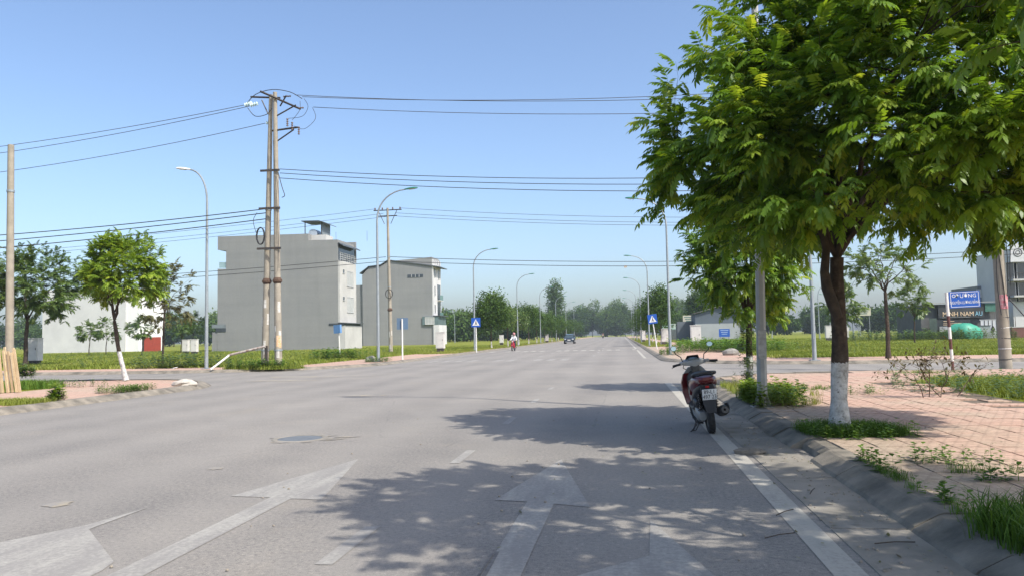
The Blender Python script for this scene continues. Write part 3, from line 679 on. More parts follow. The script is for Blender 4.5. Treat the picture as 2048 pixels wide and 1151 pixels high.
MB().tube(a, .045, 8).build('arm', STEEL, root, smooth=True)
MB().loft([[(a[-1][0]-t, w*math.cos(q), a[-1][2]+t*.12+h*math.sin(q)) for q in np.linspace(0, 5.6, 9)] for t, w, h in ((-.05, .05, .04), (.2, .14, .07), (.5, .15, .07), (.72, .04, .02))]).build('lamp_head', GREENL, root, smooth=True)
MB().prism([(-.07, .85), (.07, .85), (.07, 1.35), (-.07, 1.35)], lambda u, v, d: (u, -.095-d, v), 0, .003).build('faded_notice', M('faded_paper', (.5, .48, .44), (.33, .31, .28), 16., .9), root)
# ------------------------------------------------------------------ utility poles and lines
PAPER = M('pasted_paper', (.62, .6, .55), (.4, .37, .32), 9., .9)
def upole(name, foot, top, r0, r1, label, papers=0, flange=None, bands=(), seed=0, root=None):
    f = Vector(foot); t = Vector(top)-f
    if root is None: root = empty(name, foot, label=label, cat='utility pole')
    o = Vector(foot)-Vector(root.location)
    MB().tube([o+t*k/10 for k in range(11)], [r0+(r1-r0)*k/10 for k in range(11)], 14).build('pole', CONC, root, smooth=True)
    for h in bands:
        c = o+t*(h/t.z); rr = r0+(r1-r0)*h/t.z; MB().lathe([(rr+.004, -.04), (rr+.02, -.04), (rr+.02, .04), (rr+.004, .04)], c, t).build('band', STEEL, root)
    if flange:
        c = o+t*(flange/t.z); rr = r0+(r1-r0)*flange/t.z
        MB().lathe([(rr, -.14), (rr+.05, -.05), (rr+.07, -.045), (rr+.07, .045), (rr+.05, .05), (rr, .16)], c, t).build('flange_joint', RUST, root)
        for k in range(6):
            q = k*math.pi/3; MB().box(c+Vector((math.cos(q)*(rr+.05), math.sin(q)*(rr+.05), 0)), (.04, .04, .14)).build('bolt', RUST, root)
    rr_ = random.Random(seed)
    for k in range(papers):
        h = rr_.uniform(.5, 3.2); a = rr_.uniform(-2.6, -.4); rad = r0+(r1-r0)*h/t.z+.004; w = rr_.uniform(.5, .9); hh = rr_.uniform(.12, .3); V = []
        for z in (h-hh, h+hh):
            c = o+t*(z/t.z)
            for q in np.linspace(a-w/2, a+w/2, 6): V.append(c+Vector((math.cos(q)*rad, math.sin(q)*rad, 0)))
        mesh_np('notice', [tuple(v) for v in V], [[i, i+1, i+7, i+6] for i in range(5)], PAPER if rr_.random() < .75 else M('orange_notice', (.6, .33, .12), (.6, .5, .4), 12., .9), root)
    return root
TW = Vector((-17.3, 36., .12))
tw = empty('twin_utility_pole', TW, label='pair of tall concrete utility poles bound together, carrying the line crossing the road', cat='utility pole')
fA = at(530, 733, 36.2); fB = at(557, 735, 36.); tA = at(542, 190, 36.2); tB = at(550, 185, 36.)
upole('', (fA[0], 36.2, .1), (tA[0], 36.2, tA[2]), .19, .10, None, 7, 4.3, (.9, 5.9, 7.9), 3, tw)
upole('', (fB[0], 36., .1), (tB[0], 36., tB[2]), .19, .10, None, 8, 4.3, (.9, 5.9, 7.9), 4, tw)
zt = tB[2]; xc = (tA[0]+tB[0])/2
def loc(x, y, z): return Vector((x, y, z))-TW
for z, hw in ((6.0, .62), (8.0, .55), (9.9, .5)):
    zz = z; MB().box(loc(xc-.1*(zt-z)/8, 35.85, zz), (hw*2, .08, .1)).build('cross_brace', DARKM, tw)
# top arms: two long steel angles, lower bracket with three insulators
def beam(a, b, w, name='cross_arm', mat=DARKM): return MB().tube([loc(*a), loc(*b)], w, 4).build(name, mat, tw)
beam((xc-1.15, 36., zt-.15), (xc+.3, 36.3, zt-.2), .05); beam((xc-.35, 35.4, zt-.1), (xc+1.25, 36.6, zt-.75), .055); beam((xc+.2, 36.5, zt-.55), (xc+.75, 36., zt-.2), .04)
beam((xc-.55, 36, zt-.35), (xc-.2, 36, zt-1.1), .03); beam((xc+.25, 36, zt-1.2), (xc+1.3, 35.9, zt-.75), .04); beam((xc, 36, zt-1.95), (xc+1.35, 36., zt-1.85), .05); beam((xc+.25, 36., zt-2.5), (xc+1.15, 36., zt-1.95), .04)
def insul(c, d, n, r, name, mat):
    prof = []; L = .11*n
    for k in range(n): prof += [(.025, k*.11), (r, k*.11+.02), (r*.85, k*.11+.05), (.025, k*.11+.07)]
    MB().lathe(prof, loc(*c), d, 10).build(name, mat, tw, smooth=True)
insul((xc-1.45, 36., zt-.55), (.97, 0, .2), 4, .11, 'insulator', GLASSI); insul((xc-.95, 35.6, zt-.72), (.97, 0, .2), 4, .1, 'insulator', GLASSI); insul((xc-.45, 36.3, zt-1.45), (.97, 0, .2), 3, .09, 'insulator', GLASSI)
for dx, dz in ((.85, -1.55), (1.1, -1.75), (1.45, -2.0)): insul((xc+dx, 35.9, zt+dz-.25), (0, 0, 1), 4, .06, 'surge_arrester', BROWNI)
insul((xc+.5, 36.2, zt-.18), (1, 0, 0), 4, .05, 'insulator', BROWNI); insul((xc+1.2, 36.4, zt-.75), (1, 0, 0), 3, .05, 'insulator', BROWNI)
def jumper(pts, r=.012):
    P = [Vector(p) for p in pts]; n = len(P); out = []
    for i in range(n-1):
        p0, p1, p2, p3 = P[max(i-1, 0)], P[i], P[i+1], P[min(i+2, n-1)]
        for t in (0, .25, .5, .75): out.append(.5*((2*p1)+(-p0+p2)*t+(2*p0-5*p1+4*p2-p3)*t*t+(-p0+3*p1-3*p2+p3)*t**3)-TW)
    out.append(P[-1]-TW); MB().tube(out, r, 5).build('jumper_wire', WIRE, tw)
jumper([(xc-1.4, 36, zt-.55), (xc-.9, 36., zt-.05), (xc, 36., zt+.15), (xc+.9, 36.1, zt), (xc+1.5, 36.2, zt-.35)], .02)
jumper([(xc-1.3, 36, zt-.7), (xc-.9, 36., zt-1.15), (xc-.3, 36., zt-1.1), (xc, 36., zt-.8)], .018)
jumper([(xc+1.6, 36.2, zt-.35), (xc+1.85, 36.1, zt-.8), (xc+1.6, 36., zt-1.3), (xc+.9, 35.9, zt-1.4)]); jumper([(xc+1.3, 36.4, zt-.4), (xc+1.45, 36., zt-1.0), (xc+1.1, 35.9, zt-1.5)])
jumper([(xc+2.0, 36.3, zt-.8), (xc+2.2, 36.2, zt-1.4), (xc+1.7, 36., zt-1.95), (xc+1.2, 35.9, zt-1.8)]); jumper([(xc+.4, 35.8, 9.8), (xc+.62, 35.8, 9.), (xc+.75, 35.8, 8.6), (xc+.6, 35.8, 8.5)], .02)
jumper([(xc+.15, 35.8, zt-2.5), (xc+.3, 35.8, zt-5), (xc+.4, 35.8, zt-7.), (xc+.45, 35.8, 5.)], .014); jumper([(xc-.7, 35.8, 7.8), (xc-.9, 35.8, 7.4), (xc-.75, 35.8, 6.8)], .014)
co_ = at(521, 472, 35.8); MB().tube([Vector(co_)-TW+Vector((.2*math.cos(k*.3)*(1+.05*math.sin(k)), .03*math.sin(k*1.3), .42*math.sin(k*.3))) for k in range(64)], .028, 5).build('cable_coil', WIRE, tw)
# second pole line
p2 = at(782, 706, 69.); t2 = at(775, 416, 69.)
P2 = upole('utility_pole', (p2[0], 69., .1), (t2[0], 69., t2[2]), .19, .10, 'single concrete utility pole with a cable coil before the second grey house', 3, 4.0, (6.1, 8.9), 9)
z2 = t2[2]; L2 = Vector(P2.location)
def beam2(a, b, w, n='cross_arm'): MB().tube([Vector(a)-L2, Vector(b)-L2], w, 4).build(n, DARKM, P2)
for dz, hw in ((-.2, 1.35), (-.75, .9)): beam2((t2[0]-hw, 69, z2+dz), (t2[0]+hw, 69, z2+dz), .05)
beam2((t2[0]-.3, 69, z2-1.5), (t2[0]-.9, 69, z2-.25), .03, 'brace'); beam2((t2[0]+.3, 69, z2-1.5), (t2[0]+.9, 69, z2-.25), .03, 'brace')
for dx in (-1.2, -.5, .5, 1.2): MB().lathe([(.02, 0), (.08, .04), (.05, .1), (.08, .14), (.02, .22)], Vector((t2[0]+dx, 69, z2-.15))-L2, n=8).build('insulator', BROWNI, P2)
cc = at(778, 587, 68.75); MB().tube([Vector(cc)-L2+Vector((.34*math.cos(k*.35), .02*math.sin(k*2.), .40*math.sin(k*.35))) for k in range(55)], .035, 5).build('cable_coil', WIRE, P2)
# plain poles: far left edge, right edge, and the neighbours that hold the lines outside the view
pl = at(20, 690, 26.); tl = at(22, 290, 26.)
upole('utility_pole', (pl[0], 26., .1), (tl[0], 26., tl[2]), .15, .11, 'short concrete pole at the left edge behind the planks', 0, None, (7.2,), 1)
pr = G(2012, 735, .13); PRR = upole('utility_pole', (pr[0], pr[1], .1), (pr[0]-.1, pr[1], 12.5), .185, .12, 'thick concrete pole at the right edge with hanging cables and a torn pink poster', 0, None, (4.2, 6.), 2)
V = [Vector((math.cos(q)*.186, math.sin(q)*.186, z)) for z in (1.9, 2.35) for q in np.linspace(-2.35, -1.0, 6)]
mesh_np('pink_poster', [tuple(v) for v in V], [[i, i+1, i+7, i+6] for i in range(5)], M('pink_poster', (.55, .13, .17), (.6, .45, .42), 14., .9), PRR)
for k, (dx, s) in enumerate(((-.16, 1), (-.05, -1), (.1, 1), (.24, -1))):
    pts = [(dx+.1*math.sin(z*1.7+k)*s*.5, -.2-.03*math.sin(z+k), z) for z in np.linspace(6.5, 1.7+k*.3, 12)]; MB().tube(pts, .013, 5).build('hanging_cable', WIRE, PRR)
MB().tube([(.1, -.25, 2.2), (.5, -.35, 1.6), (1.0, -.45, 1.25), (1.9, -.6, 1.0)], .02, 5).build('hanging_cable', WIRE, PRR)
for k in range(5): MB().lathe([(.19-.01*k*.4, 0), (.196-.01*k*.4, .012), (.19-.01*k*.4, .024)], (0, 0, .3+.33*k), (.1*(k % 3-1), 0, 1)).build('tie_wire', WHITE if k % 2 else WIRE, PRR)
upole('utility_pole', (32., 37., .1), (32., 37., 14.), .19, .1, 'concrete pole out of view right, holding the line crossing the road', 0, 4.3, (), 5)
upole('utility_pole', (-66., 38., .1), (-66., 38., 13.), .19, .1, 'concrete pole out of view left, holding the line crossing the road', 0, 4.3, (), 6)
upole('utility_pole', (52., 70., .1), (52., 70., 13.), .19, .1, 'concrete pole right of the big tree, on the second line', 0, 4., (), 7)
upole('utility_pole', (-112., 70., .1), (-112., 70., 12.), .19, .1, 'concrete pole out of view left, on the second line', 0, 4., (), 8)
def wire(a, b, sag, label, r=.014, group='overhead lines crossing the road', mat=HVW):
    a, b = Vector(a), Vector(b); n = 28; pts = [a.lerp(b, t)-Vector((0, 0, 4*sag*t*(1-t))) for t in [k/n for k in range(n+1)]]; base = pts[0].copy()
    o = MB().tube([q-base for q in pts], r, 5).build('power_line', mat, None, loc=base); tag(o, label, 'power line', group)
wire((xc+1.5, 36.2, zt-.25), (32, 36., 14.), 1.35, 'uppermost wire from the twin poles to the big tree', .016)
wire((xc+1.2, 36., zt-.2), (32, 37., 13.6), 1.3, 'second high wire from the twin poles, sagging just under the uppermost', .016)
wire((xc+2., 36.4, zt-.75), (32, 37.4, 12.6), 1.15, 'third and lowest of the high wires right of the twin poles', .016)
wire((xc-1.5, 36., zt-.55), (-66, 37.4, 12.8), 1.3, 'upper one of the high wires left of the twin poles', .016)
wire((xc-1., 35.6, zt-.75), (-66, 38., 12.6), 1.5, 'middle one of the high wires left of the twin poles', .016)
wire((xc-.5, 36.3, zt-1.45), (-66, 38.6, 11.9), 1.6, 'lowest of the high wires left of the twin poles', .016)
for k, (dz, lab) in enumerate(((9.95, 'uppermost'), (9.75, 'middle'), (9.5, 'lowest'))): wire((tB[0]+.3, 35.9, dz), (32, 37., 9.6-.45*k), 1.2, lab+' low wire from the twin poles towards the big tree', .017, mat=WIRE)
for k, (dz, lab) in enumerate(((8.0, 'uppermost'), (7.8, 'middle'), (7.5, 'lowest'))): wire((tA[0]-.2, 36., dz), (-66, 38., 8.0-.55*k), .75, lab+' black cable sagging left from the twin poles', .024, mat=WIRE)
for k, (dx, dz, lab) in enumerate(((-1.2, -.05, 'uppermost'), (-.4, -.5, 'middle'), (.6, -.75, 'lowest'))):
    wire((t2[0]+dx, 69, z2+dz), (-112, 70, 11.5+dz*1.6), 1.2, lab+' wire running left from the cable coil pole', .018, 'second overhead line')
    wire((t2[0]+1.2-k*.4, 69, z2+dz), (52, 70, 12.4+dz), 1.6, lab+' wire running right from the cable coil pole', .018, 'second overhead line')
for k, (dz, lab) in enumerate(((9.0, 'upper'), (8.6, 'lower'))):
    wire((t2[0]-.2, 69, dz), (-112, 70, 8.6-.5*k), 1.1, lab+' black cable across the large grey house', .026, 'second overhead line', WIRE)
    wire((t2[0]+.2, 69, dz), (52, 70, 8.8-.4*k), 1.3, lab+' black cable running right below the second line', .026, 'second overhead line', WIRE)
for k in range(3): wire((32, 37, 12.-k*.4), (90, 60, 11.5-k*.5), 1.2, ['upper','middle','lower'][k]+' faint wire beyond the right pole', .014, 'wires beyond the right pole')
# small tag hanging on the lower cable
q = at(1251, 533, 69.4); MB().box((0, 0, 0), (.26, .02, .2), taper=.96).build('cable_tag', M('pale_tag', (.6, .5, .4), (.5, .42, .34), 5.), loc=tuple(q)); tag(bpy.data.objects['cable_tag'], 'small pale tag hanging on the low cable over the road', 'tag')

# ------------------------------------------------------------------ buildings
def crop3(x, y, Y): q = at(380+x*.29540, 420+y*.29540, Y); return q[0], q[2]
def window(parent, x, y, z, w, h, face, mat=GLASS, frame=FRAME, bars=0, depth=.05):
    # a framed window on a wall facing +x ('x') or -y ('y'); pane set back inside the frame
    f = MB(); t = .07
    def put(m, u, v, du, dv, d0, d1):
        c = (x+(d0+d1)/2, y+u, z+v) if face == 'x' else (x+u, y-(d0+d1)/2, z+v); m.box(c, (abs(d1-d0), du, dv) if face == 'x' else (du, abs(d1-d0), dv))
    put(f, 0, h/2-t/2, w, t, -.02, depth); put(f, 0, -h/2+t/2, w, t, -.02, depth+.03); put(f, -w/2+t/2, 0, t, h-2*t, -.02, depth); put(f, w/2-t/2, 0, t, h-2*t, -.02, depth)
    for k in range(bars): put(f, -w/2+w*(k+1)/(bars+1), 0, .04, h-2*t, -.02, depth-.01)
    fo = f.build('window', frame, parent); g = MB(); put(g, 0, 0, w-2*t, h-2*t, -.02, .012); g.build('pane', mat, fo); return fo
XF = -36.
Y1, D1 = 98., 6.4
b1 = empty('grey_house', (XF, Y1, 0), label='tall plain grey four storey house with a tank shelter on its roof', cat='house'); o1 = Vector(b1.location)
def W1(x, y): return crop3(x, y, Y1)
def pris(parent, name, poly, y0, y1, mat, o, **k): return MB().prism(poly, lambda a, b, d: (a-o.x, d-o.y, b-o.z), y0, y1).build(name, mat, parent, **k)
P1 = [W1(*q) for q in ((188, 180), (800, 160), (800, 205), (1000, 200))]; xr = P1[-1][0]
body = [P1[0], P1[1], P1[2], (xr, P1[3][1]), (xr, 0.), (P1[0][0], 0.), (P1[0][0], W1(188, 398)[1]), (W1(245, 0)[0], W1(245, 398)[1]), (W1(245, 0)[0], W1(245, 275)[1]), (P1[0][0], W1(188, 270)[1])]
pris(b1, 'wall', body, Y1, Y1+D1, RENDERG, o1)
# front: pale facade slab just proud of the end of the long wall, its top lower than the parapet
zf = W1(1000, 340)[1]; zg = W1(1008, 757)[1]
MB().box(Vector((xr+.13, Y1+D1/2, (zf+zg)/2))-o1, (.24, D1, zf-zg)).build('facade', RENDERG2, b1)
pris(b1, 'rear_annex', [W1(150, 825), W1(186, 825), (W1(186, 0)[0], 0), (W1(150, 0)[0], 0)], Y1+.05, Y1+D1, RENDERG, o1)
gl = pris(b1, 'balcony_glass', [W1(195, 352), W1(244, 352), W1(244, 392), W1(195, 392)], Y1+.1, Y1+.14, M('pale_green_glass', (.3, .42, .44), (.25, .36, .38), 1., .15), o1)
pris(b1, 'slot_window', [W1(176, 772), W1(243, 772), W1(243, 822), W1(176, 822)], Y1-.05, Y1+.4, GLASS, o1)
pris(b1, 'louvre_band', [W1(150, 772), W1(243, 772), W1(243, 797), W1(150, 797)], Y1-.09, Y1-.055, M('grey_louvre', (.2, .23, .24), (.15, .17, .18), 2.), o1)
xp = W1(1045, 0)[0]
pris(b1, 'porch', [(xr+.02, 0), (xp, 0), (xp, W1(0, 802)[1]), (xr+.02, W1(0, 802)[1])], Y1+.02, Y1+D1+.3, RENDERG2, o1)
pris(b1, 'porch_glass', [(xr-1.3, W1(0, 802)[1]+.01), (xp-.1, W1(0, 802)[1]+.01), (xp-.1, zg-.12), (xr-1.3, zg-.12)], Y1-.04, Y1+D1, GLASS, o1)
pris(b1, 'porch_roof', [(xr-.0, zg-.1), (xp+.3, zg-.16), (xp+.3, zg-.08), (xr, zg-.02)], Y1-.1, Y1+D1+.5, ROOFD, o1)
for z in (W1(0, 487)[1], W1(0, 660)[1]): window(b1, xr+.25-o1.x, D1*.62, z, 2.6, 2.15, 'x', SHUT, FRAME, 3)
for z in (W1(0, 443)[1], W1(0, 622)[1]): window(b1, xr+.25-o1.x, D1*.22, z, .75, .62, 'x', GLASS, FRAME)
# open top floor: dark loggia, railing, sheet roof, parapet behind
MB().box(Vector((xr+.03, Y1+D1/2, (zf+P1[3][1])/2-.2))-o1, (.05, D1-.3, P1[3][1]-zf-.5)).build('loggia_window', GLASS, b1)
for k in range(9): MB().box(Vector((xr+.2, Y1+.4+k*.7, zf+.55))-o1, (.04, .04, 1.1)).build('rail_post', FRAME, b1)
for k in range(4): MB().box(Vector((xr+.2, Y1+D1/2, zf+.25+k*.28))-o1, (.045, D1-.3, .04)).build('rail', FRAME, b1)
MB().prism([(xr+.1, W1(0, 262)[1]), (xr+.8, W1(0, 282)[1]), (xr+.8, W1(0, 276)[1]), (xr+.1, W1(0, 256)[1])], lambda a, b, d: (a-o1.x, d-o1.y, b), Y1-.1, Y1+D1+.3).build('canopy', ROOFD, b1)
MB().box(Vector((xr-2., Y1+D1+.5, W1(0, 290)[1]))-o1, (4.2, .3, 3.)).build('parapet', RENDERG, b1)
# tank shelter
xa, za = W1(755, 205); xb, zb = W1(895, 65)
sh = MB()
for x in (xa, xb-.6): sh.box(Vector((x, Y1+1.2, (za+zb)/2))-o1, (.1, .1, zb-za))
sh.build('shelter_post', DARKM, b1)
MB().box(Vector((xb-.5, Y1+2.6, (za+zb)/2))-o1, (.12, 2.8, zb-za-.1)).build('shelter_panel', M('shelter_blue_grey', (.18, .21, .23), (.14, .17, .19), 1.), b1)
MB().prism([(xa-.4, zb), (xb-.8, zb-.05), (xb+.3, zb-.45), (xb+.3, zb-.37), (xb-.8, zb+.05), (xa-.4, zb+.1)], lambda a, b, d: (a-o1.x, d-o1.y, b), Y1+.8, Y1+4.4).build('shelter_roof', ROOFD, b1)
zz = za+.75; tk = MB().tube([Vector((xa+1., Y1+1.4, zz+.3))-o1, Vector((xa+1., Y1+3., zz+.3))-o1], .62, 16).build('water_tank', M('tank_steel', (.5, .54, .58), (.4, .44, .48), 2., .3, metal=.4), b1, smooth=True)
MB().box(Vector((xa+1.9, Y1+2.4, za+.35))-o1, (2.2, 2.6, .9)).build('stair_head', RENDERG2, b1)
for dx in (-15, -5.2, -1., 3.4): MB().tube([Vector((xr+dx, Y1+2, P1[3][1]-.1 if dx > -4 else P1[0][1]-.2))-o1, Vector((xr+dx, Y1+2, P1[3][1]+1.3))-o1], .02, 4).build('lightning_rod', DARKM, b1)
# second grey house
Y2, D2 = 149., 6.5
def W2(x, y): return crop3(x, y, Y2)
b2 = empty('grey_house', (XF-1, Y2, 0), label='second grey house with a low ridged roof and white front beyond the first', cat='house'); o2 = Vector(b2.location)
x2 = W2(1632, 0)[0]
pris(b2, 'wall', [W2(1165, 440), W2(1212, 390), W2(1290, 378), W2(1342, 347), (x2, W2(0, 375)[1]), (x2, 0), (W2(1165, 0)[0], 0)], Y2, Y2+D2, RENDERG, o2)
for k, (a, b_) in enumerate((((1150, 432), (1212, 384)), ((1205, 386), (1292, 374)), ((1288, 376), (1342, 341)), ((1340, 341), (1690, 386)))):
    a = W2(*a); b_ = W2(*b_); pris(b2, 'roof_sheet', [a, b_, (b_[0], b_[1]+.16), (a[0], a[1]+.16)], Y2-.25, Y2+D2+.3, ROOFD, o2)
pris(b2, 'rear_wall', [W2(1113, 508), W2(1163, 505), (W2(1163, 0)[0], 0), (W2(1113, 0)[0], 0)], Y2+.4, Y2+D2, RENDERG, o2)
zt2 = W2(0, 390)[1]; MB().box(Vector((x2+.13, Y2+D2/2, zt2/2))-o2, (.24, D2, zt2)).build('facade', RENDERW, b2)
pris(b2, 'strip_window', [W2(1473, 437), W2(1578, 433), W2(1578, 453), W2(1473, 457)], Y2-.06, Y2+.2, GLASS, o2)
for k in range(3):
    a = W2(1500+k*26, 436); c = W2(1500+k*26, 455); pris(b2, 'mullion', [(a[0]-.05, a[1]), (a[0]+.05, a[1]), (c[0]+.05, c[1]), (c[0]-.05, c[1])], Y2-.1, Y2-.065, FRAME, o2)
xo = x2+.25-o2.x
for k in range(4): window(b2, xo, .8+k*1.55, W2(0, 401)[1], .7, .85, 'x')
for yy, zz, w, h in ((1.2, 475, .9, 1.9), (4.6, 480, 1., 1.9), (1.2, 590, .9, 1.9), (1.2, 707, .9, 1.7)): window(b2, xo, yy, W2(0, zz)[1], w, h, 'x')
for z_ in (597, 712):
    z_ = W2(0, z_)[1]; MB().box(Vector((x2+.27, Y2+4.6, z_))-o2, (.06, 2.6, 3.2)).build('balcony_opening', GLASS, b2)
    MB().box(Vector((x2+.5, Y2+4.6, z_-1.65))-o2, (.7, 2.8, .14)).build('balcony_slab', RENDERW, b2); MB().box(Vector((x2+.82, Y2+4.6, z_-1.05))-o2, (.04, 2.7, 1.05)).build('balcony_glass', M('green_glass', (.12, .22, .2), (.1, .18, .17), 1., .15), b2)
xp2 = W2(1660, 0)[0]; zp = W2(0, 812)[1]
pris(b2, 'porch', [(x2+.26, 0), (xp2+.5, 0), (xp2+.5, zp), (x2+.26, zp)], Y2-.3, Y2+D2, RENDERW, o2)
pris(b2, 'porch_glass', [(x2-2., zp+.02), (xp2+.4, zp+.02), (xp2+.4, zp+1.7), (x2-2., zp+1.7)], Y2-.25, Y2+D2-.1, M('porch_glass', (.16, .22, .22), (.12, .17, .17), .6, .15), o2)
pris(b2, 'porch_roof', [(x2+.2, zp+1.75), (xp2+.9, zp+1.72), (xp2+.9, zp+1.85), (x2+.2, zp+1.9)], Y2-.4, Y2+D2+.2, ROOFD, o2)
window(b2, W2(1615, 0)[0]-o2.x, -.27, zp+.85, 1.9, 1.5, 'y', SHUT, RENDERW, 2)
# white house at the left
Y3 = 125.; q = [at(x, y, Y3) for x, y in ((86, 580), (252, 577), (270, 577), (292, 577))]
b3 = empty('white_house', (q[1][0], Y3, 0), label='large windowless white house wall behind the small trees on the left', cat='house'); o3 = Vector(b3.location)
pris(b3, 'wall', [(q[0][0], 0), (q[1][0], 0), (q[1][0], q[1][2]), (q[0][0]+4, q[0][2]), (q[0][0], q[0][2])], Y3, Y3+9, RENDERW, o3)
MB().box(Vector((q[1][0]+1.2, Y3+4, q[1][2]*.5-.2))-o3, (2.35, 7.6, q[1][2]-.5)).build('stair_bay', M('bright_render', (.8, .79, .77), (.72, .71, .7), .5), b3)
MB().box(Vector((q[1][0]+1.2, Y3+.17, q[1][2]*.42))-o3, (1.5, .1, .5)).build('air_vent', GLASS, b3)
MB().box(Vector((q[1][0]-6, Y3+4.5, q[1][2]+.1))-o3, (12, 8.8, .2)).build('roof_slab', RENDERG2, b3)
gp = at(305, 695, 118.); rg = empty('red_gate', (gp[0], 118., 0), label='red sheet metal gate beside the white house', cat='gate')
for k in range(6): MB().box((-1.25+k*.5, 0, 1.25), (.48, .05, 2.5)).build('panel', M('red_sheet', (.42, .07, .04), (.34, .06, .04), 2.), rg)
for x in (-1.6, 1.85): MB().box((x, 0, 1.35), (.2, .2, 2.7)).build('post', DARKM, rg)
# blue grey shed on the right
Y4 = 138.; s0 = at(1391, 660, Y4); s1 = at(1480, 660, Y4); w = s1[0]-s0[0]; hz_ = lambda y: at(1440, y, Y4)[2]
b4 = empty('shed', (s0[0], Y4, 0), label='low gabled shed, blue grey above and pale below, on the right field', cat='shed')
MB().box((w/2, 4, hz_(646)/2), (w, 8, hz_(646))).build('lower_wall', M('shed_pale', (.34, .36, .37), (.29, .31, .32), .6), b4)
MB().prism([(.02, hz_(646)), (w-.02, hz_(646)), (w-.02, hz_(630)), (w*.55, hz_(614)), (.02, hz_(627))], lambda a, b, d: (a, d, b), .03, 7.97).build('gable', M('shed_blue', (.10, .125, .155), (.085, .105, .13), .6), b4)
for a, c in (((-.3, 626), (w*.55, 612.5)), ((w*.55, 612.5), (w+.35, 630.5))): MB().prism([(a[0], hz_(a[1])), (c[0], hz_(c[1])), (c[0], hz_(c[1])+.12), (a[0], hz_(a[1])+.12)], lambda u, v, d: (u, d, v), -.4, 8.4).build('roof_sheet', M('shed_roof', (.16, .13, .12), (.1, .1, .11), .5), b4)
MB().box((-1.4, 6, hz_(640)/2), (2.8, 3.8, hz_(640))).build('side_shed', M('shed_side', (.13, .15, .17), (.1, .12, .14), 1.), b4)
a0 = at(1429, 662, Y4-.1); bd = empty('notice_board', (a0[0], Y4-6, 0), label='blue notice board standing before the shed', cat='sign')
MB().box((.9, 0, 1.3), (1.75, .05, 1.3)).build('board', BLUE, bd)
for k in range(3): MB().box((.9, -.035, 1.7-k*.3), (1.3-.2*k, .012, .09)).build('text_line', M('sign_pale_blue', (.4, .5, .65), (.35, .45, .6), 3.), bd)
for x in (.2, 1.6): MB().box((x, .05, .35), (.06, .06, .7)).build('leg', DARKM, bd)
def board(px, py, Y, w, h, zc, mat, label, lines=3):
    p = at(px, py, Y); r_ = empty('sign_board', (p[0], Y, 0), label=label, cat='sign')
    MB().box((0, 0, zc), (w, .06, h)).build('board', mat, r_)
    for k in range(lines): MB().box((0, -.038, zc+h*.28-k*h*.26), (w*(.8-.15*k), .012, h*.12)).build('text_line', WHITE if mat is BLUE else M('sign_dark', (.1, .2, .16), (.1, .15, .13), 3.), r_)
    for x in (-w*.4, w*.4): MB().box((x, .06, (zc+h/2)/2), (.07, .07, zc+h/2-.05)).build('leg', STEEL, r_)
board(1378, 650, 150., 2.2, 1.4, 4.0, M('cream_board', (.55, .52, .4), (.48, .46, .36), 3.), 'cream sign board on posts left of the shed')
board(1338, 655, 165., 2.8, 1.5, 2.6, M('green_board', (.25, .45, .42), (.5, .5, .4), 2.), 'small green and white sign board beside the distant lamp')
board(1728, 645, 130., 2.2, 1.2, 4.2, M('cream_board2', (.5, .48, .36), (.44, .42, .33), 3.), 'pale board on posts beyond the right field')
fw = empty('site_fence', (at(1330, 660, 160.)[0], 160., 0), label='dark sheet fence left of the shed', cat='fence')
for k in range(10): MB().box((k*1.05, 0, 1.1), (1.02, .06, 2.2)).build('panel', M('dark_fence', (.09, .11, .115), (.07, .08, .085), 1.), fw)
# ------------------------------------------------------------------ shop and houses on the right
Y5 = 96.
def S(x, y, Y=Y5): q = at(1860+x*.2432, 480+y*.2432, Y); return q[0], q[2]
def face(parent, name, x0, y0, x1, y1, mat, Y=Y5, d=.3, o=None):
    a = S(x0, y1, Y); b = S(x1, y0, Y); o = o or Vector(parent.location)
    return MB().box(((a[0]+b[0])/2-o.x, Y+d/2-o.y, (a[1]+b[1])/2), (b[0]-a[0], d, b[1]-a[1])).build(name, mat, parent)
sp = empty('shop', (S(40, 0)[0], Y5, 0), label='dark fronted shop with a long lettered sign behind the street name post', cat='shop')
SD = M('shop_dark', (.025, .03, .032), (.05, .05, .05), .8, .5)
a = S(-60, 780); b = S(565, 515); MB().box(((a[0]+b[0])/2-sp.location.x, 4.3, b[1]/2), (b[0]-a[0], 8, b[1])).build('wall', M('shop_wall', (.12, .12, .115), (.09, .09, .09), 1.), sp)
face(sp, 'roof_edge', -70, 505, 575, 517, RENDERG2, Y5-.5, 1.)
face(sp, 'sign_panel', 70, 525, 440, 640, SD, Y5-.25, .2); face(sp, 'lower_panel', 60, 650, 330, 735, SD, Y5-.25, .2)
face(sp, 'window_row', 80, 705, 250, 750, M('pale_pane', (.45, .46, .45), (.1, .1, .1), 2.5), Y5-.3, .04)
face(sp, 'green_mesh', 455, 515, 568, 585, M('green_mesh', (.06, .17, .13), (.05, .13, .10), 3.), Y5-.3, .06)
face(sp, 'side_door', 0, 640, 55, 760, M('side_green', (.07, .10, .08), (.04, .06, .05), 2.), Y5-.3, .05)
c = S(300, 605); LET = M('sign_letters', (.72, .52, .32), (.66, .5, .34), 3., .6); text_part('MINH NAM', .74, LET, sp, 'lettering', (S(190, 0)[0]-sp.location.x, -.27, c[1]), (math.pi/2, 0, 0), .92, .02)
text_part('- AU', .74, M('sign_letters_blue', (.25, .5, .62), (.25, .45, .55), 3., .6), sp, 'lettering', (S(345, 0)[0]-sp.location.x, -.27, c[1]), (math.pi/2, 0, 0), .8, .02)
